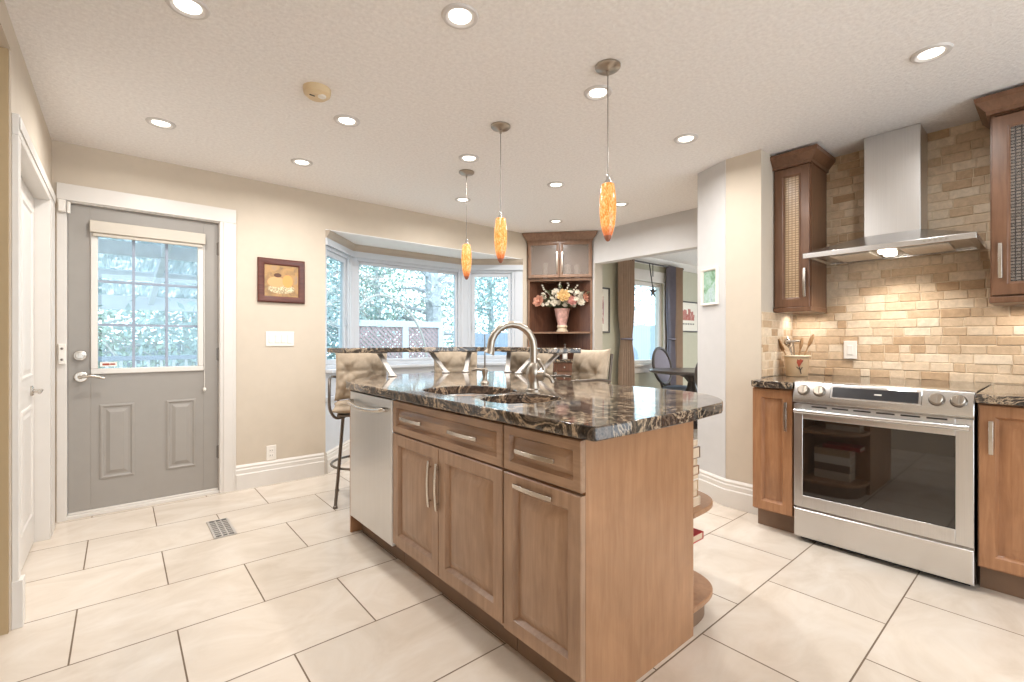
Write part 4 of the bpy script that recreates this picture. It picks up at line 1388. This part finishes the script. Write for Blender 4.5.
# vase and flowers in the niche
vc_ = HA + hu_ * .40 + hw * -.13
V = (vc_.x, vc_.y, 1.259)
o = thing('vase', 'blush pink ornate vase on a cream foot in the hutch niche', 'vase', V)
MB().lathe([(.058, .075), (.054, .095), (.064, .13), (.080, .20), (.088, .25), (.098, .275), (.090, .279), (.080, .262), (.06, .14), (0, .12)], V, 28).build('body', M['terracotta'], o)
MB().lathe([(.0, 0), (.070, 0), (.070, .016), (.058, .024), (.054, .045), (.066, .06), (.058, .078), (0, .08)], V, 28).build('foot', M['cream_ceramic'], o)
o = thing('bouquet', 'bouquet of peach, gold and cream flowers in the pink vase', 'flowers', (V[0], V[1], V[2] + .24))
def bloom(m, c, n, r, layers=3):
    n = Vector(n).normalized()
    q = n.to_track_quat('Z', 'Y').to_matrix()
    for L in range(layers):
        k = 7 - L
        rr = r * (1 - .28 * L)
        for i in range(k):
            a = 2 * PI * i / k + L * .4
            tip = .35 + .35 * L
            pts = []
            for (s, wv_) in ((.12, .12), (.5, .36), (.85, .30), (1.0, .08)):
                for sg in (-1, 1):
                    p = Vector((math.cos(a), math.sin(a), 0)) * s * rr + Vector((-math.sin(a), math.cos(a), 0)) * sg * wv_ * rr + Vector((0, 0, tip * rr * s * s + L * .1 * rr))
                    pts.append(m.v(Vector(c) + q @ p))
            for j in range(3):
                m.face([pts[2 * j], pts[2 * j + 1], pts[2 * j + 3], pts[2 * j + 2]])
    m.ball(tuple(Vector(c) + n * r * .25), r * .24, (1, 1, 1), 8, 5)
def bpos(u, dz, f):
    p = vc_ + hu_ * u + hw * (f + .06)
    return (p.x, p.y, V[2] + dz)
for u, dz, f, r, mt_ in [(-.27, .36, .03, .075, 'petal_peach'), (.02, .42, .06, .08, 'petal_gold'), (.12, .36, .06, .062, 'petal_rose'), (.29, .40, .02, .06, 'petal_peach'), (-.08, .47, .0, .045, 'petal_white'), (.22, .345, .05, .05, 'petal_white')]:
    m = MB()
    cpt = bpos(u, dz, f)
    bloom(m, cpt, Vector((hw.x + hu_.x * u * 2, hw.y + hu_.y * u * 2, .35)), r)
    m.build('bloom', M[mt_], o)
m = MB()
rb = random.Random(3)
for i in range(46):
    u = rb.uniform(-.24, .25)
    dz = .31 + rb.uniform(0, .20) * (1 - abs(u) * 1.2)
    bloom(m, bpos(u, dz, rb.uniform(0, .08)), (hw.x + rb.uniform(-.5, .5), hw.y + rb.uniform(-.5, .5), rb.uniform(0, .8)), rb.uniform(.016, .034), 2)
m.build('small_blossoms', M['petal_white'], o)
m = MB()
for i in range(48):
    u = rb.uniform(-.31, .33)
    tgt = bpos(u, .30 + rb.uniform(0, .25) * (1 - abs(u)), rb.uniform(-.05, .07))
    st = (V[0], V[1], V[2] + .245)
    mid = tuple((Vector(st) * .4 + Vector(tgt) * .6) + Vector((0, 0, .03)))
    m.tube([st, mid, tgt], .0022, 5)
    for k in range(6):
        b0 = Vector(mid).lerp(Vector(tgt), k / 5)
        dv = Vector((rb.uniform(-1, 1), rb.uniform(-1, 1), rb.uniform(-.3, 1))).normalized() * rb.uniform(.03, .06)
        sd_ = dv.cross(Vector((rb.uniform(-1, 1), rb.uniform(-1, 1), 1))).normalized() * .011
        a_, b_, c_, d_ = m.v(b0), m.v(b0 + dv * .5 + sd_), m.v(b0 + dv), m.v(b0 + dv * .5 - sd_)
        m.face([a_, b_, c_, d_])
m.build('foliage', M['flower_leaf'], o)
# twigs with small buds at the top
m = MB()
for u, dz in ((-.24, .55), (-.03, .58), (.08, .57), (.18, .54)):
    st, tg = bpos(u * .3, .35, 0), bpos(u, dz, .02)
    m.tube([st, tg], .002, 5)
    for k in range(4):
        p = Vector(st).lerp(Vector(tg), .65 + .12 * k)
        m.ball(tuple(p + Vector((rb.uniform(-.015, .015), rb.uniform(-.015, .015), 0))), .012, (1, 1, 1), 7, 4)
m.build('budding_twig', M['petal_white'], o)
# on the hutch counter
c = HA + hu_ * .10 + hw * .02
o = thing('serving_tray', 'flat gray metal tray on the hutch counter behind the faucet', 'tray', (c.x, c.y, .9405))
MB(FR((c.x, c.y, .9405), tuple(hu_), tuple(hw))).loft([[(-.10 - k, -.07 - k, z), (.20 + k, -.07 - k, z), (.20 + k, .05 + k, z), (-.10 - k, .05 + k, z)] for k, z in ((0, 0), (.012, .07), (.02, .075), (.018, .08), (.008, .074), (-.004, .008))], True, True).build('tray_body', M['steel'], o, bevel=.002)
c = HA + hu_ * .44 + hw * .05
o = thing('pump_bottle', 'small white pump bottle on the hutch counter under the vase', 'bottle', (c.x, c.y, .9405))
MB().lathe([(0, 0), (.026, 0), (.028, .01), (.028, .10), (.02, .118), (.009, .125), (.009, .14), (0, .14)], (c.x, c.y, .9405), 20).build('bottle_body', M['plastic'], o)
MB().lathe([(.006, .14), (.006, .165), (.013, .168), (.013, .176), (0, .178)], (c.x, c.y, .9405), 14).tube([(c.x, c.y, 1.112), (c.x - .03, c.y - .02, 1.108)], .004, 8).build('pump_head', M['pewter'], o)
c = HA + hu_ * .30 + hw * -.02
tag(MB(FR((c.x, c.y, .9405), tuple(hu_), tuple(hw))).box((-.06, -.06, 0), (.075, .06, .085)).box((-.05, .06, .02), (.065, .066, .065)).build('storage_box', M['black'], bevel=.006), 'low black box on the hutch counter between tray and bottle', 'box')

# ------------------------------------------------------------------ dining room through the opening
o = thing('window_4', 'dining room window with a white wooden casing', 'window', (6.2, WB, .8), kind='structure')
T = FR((0, WB, 0), (1, 0), (0, -1))
m = MB(T)
x0, x1, z0, z1 = 5.76, 6.62, .80, 2.06
for lo, hi, a, b in ((x0 - .11, x0, z0, z1), (x1, x1 + .11, z0, z1)):
    m.box((lo, 0, a), (hi, .02, b))
m.box((x0 - .13, 0, z1), (x1 + .13, .026, z1 + .17)).box((x0 - .14, 0, z0 - .03), (x1 + .14, .05, z0)).box((x0 - .11, 0, z0 - .13), (x1 + .11, .018, z0 - .03))
m.build('window_casing', M['white'], o, bevel=.003)
m = MB(T)
for fr, w0, w1, k in ((.06, -.10, -.03, 0),):
    m.box((x0, w0, z0), (x0 + fr, w1, z1)).box((x1 - fr, w0, z0), (x1, w1, z1)).box((x0 + fr, w0, z0), (x1 - fr, w1, z0 + fr)).box((x0 + fr, w0, z1 - fr), (x1 - fr, w1, z1))
m.build('sash', M['white'], o, bevel=.003)
MB(T).box((x0 + .06, -.07, z0 + .06), (x1 - .06, -.065, z1 - .06)).build('pane', M['pane'], o, smooth=False)
o = thing('curtain_rod', 'dark iron curtain rod over the dining room window', 'curtain rod', (6.2, 4.03, 2.3))
MB().tube([(5.40, 4.03, 2.32), (7.02, 4.03, 2.32)], .012, 10).ball((5.39, 4.03, 2.32), .025).ball((7.03, 4.03, 2.32), .025).build('rod', M['iron'], o)
for x in (5.62, 6.88):
    MB().box((x - .012, 4.022, 2.30), (x + .012, 4.119, 2.316)).box((x - .02, 4.112, 2.26), (x + .02, 4.119, 2.35)).build('wall_bracket', M['iron'], o)
def curtain(xc, wd, label, mat, zb=.02, n=72, y=4.03, tie=None, shift=0):
    o = thing('curtain', label, 'curtain', (xc, y, zb))
    m = MB()
    rows = []
    zz = [2.335, 2.2, 1.9, 1.6, 1.4, 1.25, 1.1, .9, .6, .3, zb]
    for side in (0, 1):
        R_ = []
        for z in zz:
            pinch = 1 - (.35 * math.exp(-((z - 1.18) / .22) ** 2) if tie else 0)
            R_.append([m.v((xc + shift * math.exp(-((z - 1.18) / .3) ** 2) + (i / n - .5) * wd * pinch, y + .028 * math.sin(i / n * 2 * PI * 6 + .3 * z) + (side - .5) * .006, z)) for i in range(n + 1)])
        rows.append(R_)
    for R_ in rows:
        for j in range(len(zz) - 1):
            for i in range(n):
                m.face([R_[j][i], R_[j][i + 1], R_[j + 1][i + 1], R_[j + 1][i]])
    A_, B_ = rows
    for j in range(len(zz) - 1):
        m.face([A_[j][0], A_[j + 1][0], B_[j + 1][0], B_[j][0]])
        m.face([A_[j][n], A_[j + 1][n], B_[j + 1][n], B_[j][n]])
    m.build('cloth', mat, o, angle=80)
    if tie:
        MB().tube([(xc + shift + wd * .34 * math.cos(a), y - .005 + .05 * math.sin(a), 1.18) for a in [2 * PI * k / 24 for k in range(24)]], .012, 8, closed=True).build('tieback', M['curtain_gray'], o)
    return o
curtain(5.53, .34, 'taupe curtain hanging at the left of the dining window', M['curtain'], shift=.0, tie=True)
curtain(6.70, .20, 'gray-lined curtain hanging at the right of the dining window', M['curtain_gray'], tie=True)
curtain(6.91, .20, 'narrow taupe curtain edge at the far right of the dining window', M['curtain'], tie=None)
o = thing('hanging_ornament', 'small dark star ornament hanging in the dining window', 'ornament', (6.12, 4.0, 1.8))
MB().tube([(6.10, 4.03, 2.31), (6.13, 3.99, 1.93)], .009, 6).tube([(6.19, 4.03, 2.31), (6.13, 3.99, 2.12)], .007, 6).build('cord', M['iron'], o)
m = MB()
for k in range(5):
    a = PI / 2 + 2 * PI * k / 5
    m.tube([(6.13, 3.99, 1.89), (6.13 + .10 * math.cos(a), 3.99, 1.89 + .10 * math.sin(a))], [.026, .004], 6)
m.build('star', M['iron'], o)
o = framed('framed_print', 'dark framed print of red figures right of the dining window', FR((7.375, WB, 1.56), (1, 0), (0, -1)), .65, .52, .022, M['frame_dark'], art=M['mat_board'], matw=.05)
T = FR((7.375, WB, 1.56), (1, 0), (0, -1))
m = MB(T)
rf_ = random.Random(5)
for i in range(9):
    u = -.19 + i * .043
    hh = .10 + .10 * rf_.random()
    m.loft([[(u + k * wv_ , .0063, -.06 + hh * q), (u + .038 + k * wv_, .0063, -.06 + hh * q), (u + .038 + k * wv_, .0075, -.06 + hh * q), (u + k * wv_, .0075, -.06 + hh * q)] for q, k, wv_ in ((0, 0, 0), (.4, 1, .01 * rf_.uniform(-1, 1)), (.8, 1, .01), (1, 1, .004))])
m.build('red_figures', M['print_red'], o, smooth=False)
m = MB(T)
for i in range(7):
    u = -.18 + i * .056
    m.box((u, .0063, -.135), (u + .03, .0072, -.11))
m.build('printed_row', M['iron'], o, smooth=False)
framed('framed_print', 'tall dark framed print on the sage wall left of the taupe curtain', FR((5.05, WB, 1.578), (1, 0), (0, -1)), .40, .63, .022, M['frame_dark'], art=mat_print('red_column_print', 'red'), matw=.105)
area('dining_fill_light', (6.1, 2.4, CZ - .012), .5, .5, 26, (1, .95, .88))  # unseen fill light added to brighten the dining room
# table and chairs
TC = (5.86, 3.22)
o = thing('dining_table', 'round dark wood pedestal dining table', 'table', (TC[0], TC[1], 0))
MB().lathe([(0, .72), (.50, .72), (.545, .735), (.55, .75), (.54, .762), (0, .764)], (TC[0], TC[1], 0), 40).build('tabletop', M['chair_wood'], o)
MB().lathe([(.16, 0), (.16, .03), (.07, .09), (.05, .18), (.10, .32), (.11, .42), (.06, .54), (.05, .60), (.10, .66), (.22, .72), (0, .72)], (TC[0], TC[1], 0), 28).build('pedestal', M['chair_wood'], o)
for k in range(3):
    a = 2 * PI * k / 3 + .4
    MB().tube([(TC[0] + .08 * math.cos(a), TC[1] + .08 * math.sin(a), .10), (TC[0] + .26 * math.cos(a), TC[1] + .26 * math.sin(a), .06), (TC[0] + .38 * math.cos(a), TC[1] + .38 * math.sin(a), .03)], [.045, .035, .028], 10).build('leg', M['chair_wood'], o)
def dining_chair(label):
    o = thing('dining_chair', label, 'chair', (0, 0, 0), group='oval-backed dining chairs')
    for sx in (-1, 1):
        MB().tube([(sx * .19, -.19, .43), (sx * .20, -.20, 0)], [.024, .015], 10).build('leg', M['chair_wood'], o)
        MB().tube([(sx * .17, .19, .45), (sx * .18, .27, 0)], [.022, .016], 10).build('leg', M['chair_wood'], o)
    MB().prism(superell(0, 0, .235, .225, 4, 28), .40, .445).build('seat_frame', M['chair_wood'], o, bevel=.006)
    m = MB()
    lp = [[(x * k, y * k, z) for x, y in superell(0, -.005, .215, .205, 4, 28)] for k, z in ((1, .446), (1, .465), (.9, .49), (.5, .50))]
    m.loft(lp)
    m.build('seat', M['seat_blue'], o, angle=60)
    MB().tube([(.225 * math.cos(a), .235 + .10 * (.5 + .5 * math.sin(a)), .78 + .265 * math.sin(a)) for a in [2 * PI * k / 32 for k in range(32)]], .021, 10, closed=True).tube([(-.10, .20, .43), (-.11, .243, .56)], .018, 8).tube([(.10, .20, .43), (.11, .243, .56)], .018, 8).build('back_frame', M['chair_wood'], o)
    m = MB()
    n = 24
    f_ = lambda r, d: [(r * .205 * math.cos(a), .235 + d + .10 * (.5 + .5 * r * math.sin(a)), .78 + r * .245 * math.sin(a)) for a in [2 * PI * k / n for k in range(n)]]
    m.loft([f_(.99, .006), f_(.99, -.006), f_(.8, -.02), f_(.4, -.028)])
    m.build('back_pad', M['seat_blue'] if False else M['curtain_gray'], o, angle=60)
    return o
c0 = dining_chair('gray oval-backed dining chair at the left of the round table')
c0.location = (6.21, 3.60, 0)
c0.rotation_euler = (0, 0, face_rz(.0, -1))
dup(c0, (5.30, 2.68, 0), face_rz(.75, .66), 'gray oval-backed dining chair at the table, cut off by the angled wall')

# ------------------------------------------------------------------ outside
GZ = -.45
struct(MB().box((-14, WB + .2, GZ - .1), (24, 26, GZ)).build('ground_outside', M['ext_ground'], smooth=False))
# patio cover seen through the entry door
o = thing('patio_cover', 'white timber patio cover with corrugated clear roofing outside the door', 'patio cover', (-.4, 6.4, GZ))
m = MB()
def roofz(y):
    return 2.21 - .114 * (y - 4.3)
n = 180
for y0, y1 in ((4.3, 9.0),):
    r0, r1 = [], []
    for i in range(n + 1):
        x = -3.4 + 4.5 * i / n
        dz = .02 * math.sin(x / .075 * 2 * PI)
        r0.append(m.v((x, y0, roofz(y0) + dz + .03)))
        r1.append(m.v((x, y1, roofz(y1) + dz + .03)))
    for i in range(n):
        m.face([r0[i], r0[i + 1], r1[i + 1], r1[i]])
rf = m.build('roof_sheet', M['ext_roof'], o)
sm = rf.modifiers.new('thickness', 'SOLIDIFY')
sm.thickness = .004
for y, h in ((5.55, .13), (6.7, .10), (8.2, .19)):
    MB().box((-3.4, y, roofz(y) - h), (1.1, y + .05, roofz(y))).build('beam', M['ext_white'], o, bevel=.004)
for x in (-2.2, -.75, .33):
    T_ = [(x - .025, 4.35), (x + .025, 4.35)]
    m = MB()
    m.loft([[(x - .03, y, roofz(y) - .12), (x + .03, y, roofz(y) - .12), (x + .03, y, roofz(y) - .005), (x - .03, y, roofz(y) - .005)] for y in (4.35, 8.18)])
    m.build('rafter', M['ext_white'], o, bevel=.004)
for x in (-2.6, .98):
    MB().box((x - .06, 8.17, GZ), (x + .06, 8.29, 1.60)).build('post', M['ext_white'], o, bevel=.005)
o = thing('deck_railing', 'blue-gray deck railing seen low through the door window', 'railing', (-.3, 6.8, GZ))
MB().box((-3.4, 6.78, .93), (1.5, 6.86, .98)).build('top_rail', M['ext_rail'], o, bevel=.004)
MB().box((-3.4, 6.80, -.10), (1.5, 6.84, -.05)).build('bottom_rail', M['ext_rail'], o)
m = MB()
for i in range(40):
    x = -3.35 + i * .12
    m.box((x - .014, 6.806, -.05), (x + .014, 6.834, .93))
m.build('baluster_slats', M['ext_white'], o)
for x in (-3.3, -.9, 1.46):
    MB().box((x - .045, 6.775, GZ), (x + .045, 6.865, 1.0)).build('post', M['ext_rail'], o)

# lattice fence beyond the bay
o = thing('lattice_fence', 'pinkish lattice fence panel with white posts beyond the bay window', 'fence', (3.9, 8.3, GZ))
lx0, lx1, lz0, lz1 = 3.10, 5.05, -.2, 1.42
m = MB()
for s in (1, -1):
    k = lx0 - (lz1 - lz0)
    while k < lx1 + (lz1 - lz0):
        xa, za = k, (lz0 if s > 0 else lz1)
        t0 = max(0, lx0 - k)
        t1 = min(lz1 - lz0, lx1 - k)
        if t1 > t0 + .02:
            p0_, p1_ = (k + t0, 8.30 + .006 * s, za + s * t0), (k + t1, 8.30 + .006 * s, za + s * t1)
            q = Vector((-s, 0, 1)).normalized() * .020
            a_, b_ = Vector(p0_), Vector(p1_)
            m.loft([[a_ + q + Vector((0, .005, 0)), a_ - q + Vector((0, .005, 0)), a_ - q - Vector((0, .005, 0)), a_ + q - Vector((0, .005, 0))], [b_ + q + Vector((0, .005, 0)), b_ - q + Vector((0, .005, 0)), b_ - q - Vector((0, .005, 0)), b_ + q - Vector((0, .005, 0))]])
        k += .095
m.build('lattice', M['ext_lattice'], o, smooth=False)
MB().box((lx0 - .15, 8.26, lz1), (lx1 + .05, 8.34, lz1 + .12)).build('top_rail', M['ext_white'], o, bevel=.004)
MB().box((lx0 - .1, 8.27, lz0 - .1), (lx1, 8.33, lz0)).build('bottom_rail', M['ext_white'], o)
for x in (lx0 - .06, 4.25, lx1 + .0):
    MB().box((x - .06, 8.25, GZ), (x + .06, 8.35, lz1 + .0)).build('post', M['ext_white'], o, bevel=.004)
# board fence beyond the dining window and behind the right bay window
def board_fence(x0, x1, y, h, label):
    o = thing('board_fence', label, 'fence', ((x0 + x1) / 2, y, GZ))
    m = MB()
    k = x0
    while k < x1:
        m.box((k + .003, y - .01, GZ + .03), (k + .137, y + .01, h + .02 * math.sin(k * 7)))
        k += .14
    m.build('boards', M['ext_rail'], o, smooth=False)
    for z in (GZ + .3, h - .25):
        MB().box((x0, y + .011, z), (x1, y + .05, z + .08)).build('rail', M['ext_white'], o)
board_fence(10.8, 17.5, 9.4, 1.7, 'pale board fence beyond the dining room window')
board_fence(6.1, 9.2, 9.4, 1.35, 'low pale board fence beyond the bay window next to the hutch')
board_fence(-4.0, 2.2, 12.5, 1.1, 'pale board fence at the end of the garden beyond the door')

def tree(x, y, h, r, crown, leaf, bark, label, nleaf=2200, ls=.10, bare=False, trunk_r=.12, z0=None, seed=1, branches=16, low=.25):
    rd = random.Random(seed)
    o = thing('tree', label, 'tree', (x, y, GZ), group='trees in the garden')
    m = MB()
    m.tube([(x, y, GZ), (x + .05, y, GZ + h * .35), (x - .06, y + .05, GZ + h * .7), (x, y, GZ + h)], [trunk_r, trunk_r * .8, trunk_r * .5, trunk_r * .12], 10)
    tips = []
    for i in range(branches):
        s = low + (.95 - low) * rd.random()
        a = rd.random() * 2 * PI
        ln = r * (1.1 - .7 * s) * rd.uniform(.7, 1.2)
        b0 = Vector((x, y, GZ + h * s))
        b2 = b0 + Vector((math.cos(a) * ln, math.sin(a) * ln, rd.uniform(-.15, .5) * ln))
        b1 = b0.lerp(b2, .5) + Vector((0, 0, rd.uniform(.02, .25) * ln))
        m.tube([b0, b1, b2], [trunk_r * .3, trunk_r * .18, .008], 6)
        tips.append((b0, b1, b2))
        if bare:
            for j in range(7):
                p = b1.lerp(b2, rd.random())
                q = p + Vector((rd.uniform(-1, 1), rd.uniform(-1, 1), rd.uniform(-.8, .7))) * ln * .4
                m.tube([p, p.lerp(q, .5) + Vector((0, 0, rd.uniform(-.05, .08))), q], [.012, .008, .004], 5)
    m.build('trunk', bark, o)
    m = MB()
    for i in range(nleaf):
        b0, b1, b2 = rd.choice(tips)
        t = rd.random()
        p = (b0.lerp(b1, t * 2) if t < .5 else b1.lerp(b2, t * 2 - 1)) + Vector((rd.gauss(0, 1), rd.gauss(0, 1), rd.gauss(0, .8))) * r * .21
        dv = Vector((rd.uniform(-1, 1), rd.uniform(-1, 1), rd.uniform(-1, .6))).normalized() * ls * rd.uniform(.6, 1.4)
        sd = dv.cross(Vector((rd.uniform(-1, 1), rd.uniform(-1, 1), rd.uniform(-1, 1)))).normalized() * ls * .28
        m.face([m.v(p), m.v(p + dv * .5 + sd), m.v(p + dv), m.v(p + dv * .5 - sd)])
    m.build('foliage', leaf, o, smooth=False)
    return o
tree(3.3, 11.0, 6.5, 2.0, 0, M['leaf_blue'], M['bark'], 'blue-green evergreen behind the left end of the lattice fence', 9500, .125, seed=2, low=.1, branches=34)
tree(5.3, 12.0, 7.0, 2.4, 0, M['leaf_green'], M['bark'], 'soft green tree behind the middle of the lattice fence', 9500, .125, seed=3, low=.1, branches=34)
tree(5.62, 9.6, 6.5, 1.4, 0, M['leaf_pale'], M['bark'], 'thick pale trunk right of the lattice fence', 900, .10, True, .24, seed=4, branches=14)
tree(9.1, 11.9, 6.5, 2.3, 0, M['leaf_blue'], M['bark'], 'blue-green tree behind the angled bay window by the hutch', 9500, .125, seed=5, low=.08, branches=34)
tree(3.4, 8.9, 3.4, 1.3, 0, M['leaf_pale'], M['twig'], 'bare twiggy tree just behind the lattice fence', 500, .07, True, .05, seed=6, branches=18, low=.35)
tree(1.6, 9.8, 6.0, 2.0, 0, M['leaf_blue'], M['bark'], 'blue-green tree seen in the narrow left bay window', 7500, .125, seed=7, low=.08, branches=30)
tree(-.6, 11.0, 4.2, 1.9, 0, M['leaf_green'], M['bark'], 'low green tree beyond the deck railing', 6500, .10, seed=8, low=.1, branches=28)
tree(1.0, 11.6, 4.4, 1.8, 0, M['leaf_pale'], M['twig'], 'pale twiggy tree right of the green one beyond the deck', 900, .10, True, .07, seed=9, branches=22, low=.15)
tree(16.0, 12.5, 6.5, 2.6, 0, M['leaf_blue'], M['bark'], 'blue-green tree beyond the dining room window', 7500, .125, seed=10, low=.1, branches=30)
o = thing('garden_arch', 'thin pale arching hoop in front of the lattice fence', 'arch', (3.6, 7.9, GZ))
m = MB()
m.tube(catmull([(2.9, 7.9, GZ), (2.92, 7.9, 1.0), (3.08, 7.9, 1.6), (3.45, 7.9, 1.95), (3.85, 7.9, 1.9), (4.25, 7.9, 1.55), (4.5, 7.9, .9), (4.52, 7.9, GZ)], 6), .020, 10)
m.build('hoop', M['twig'], o)
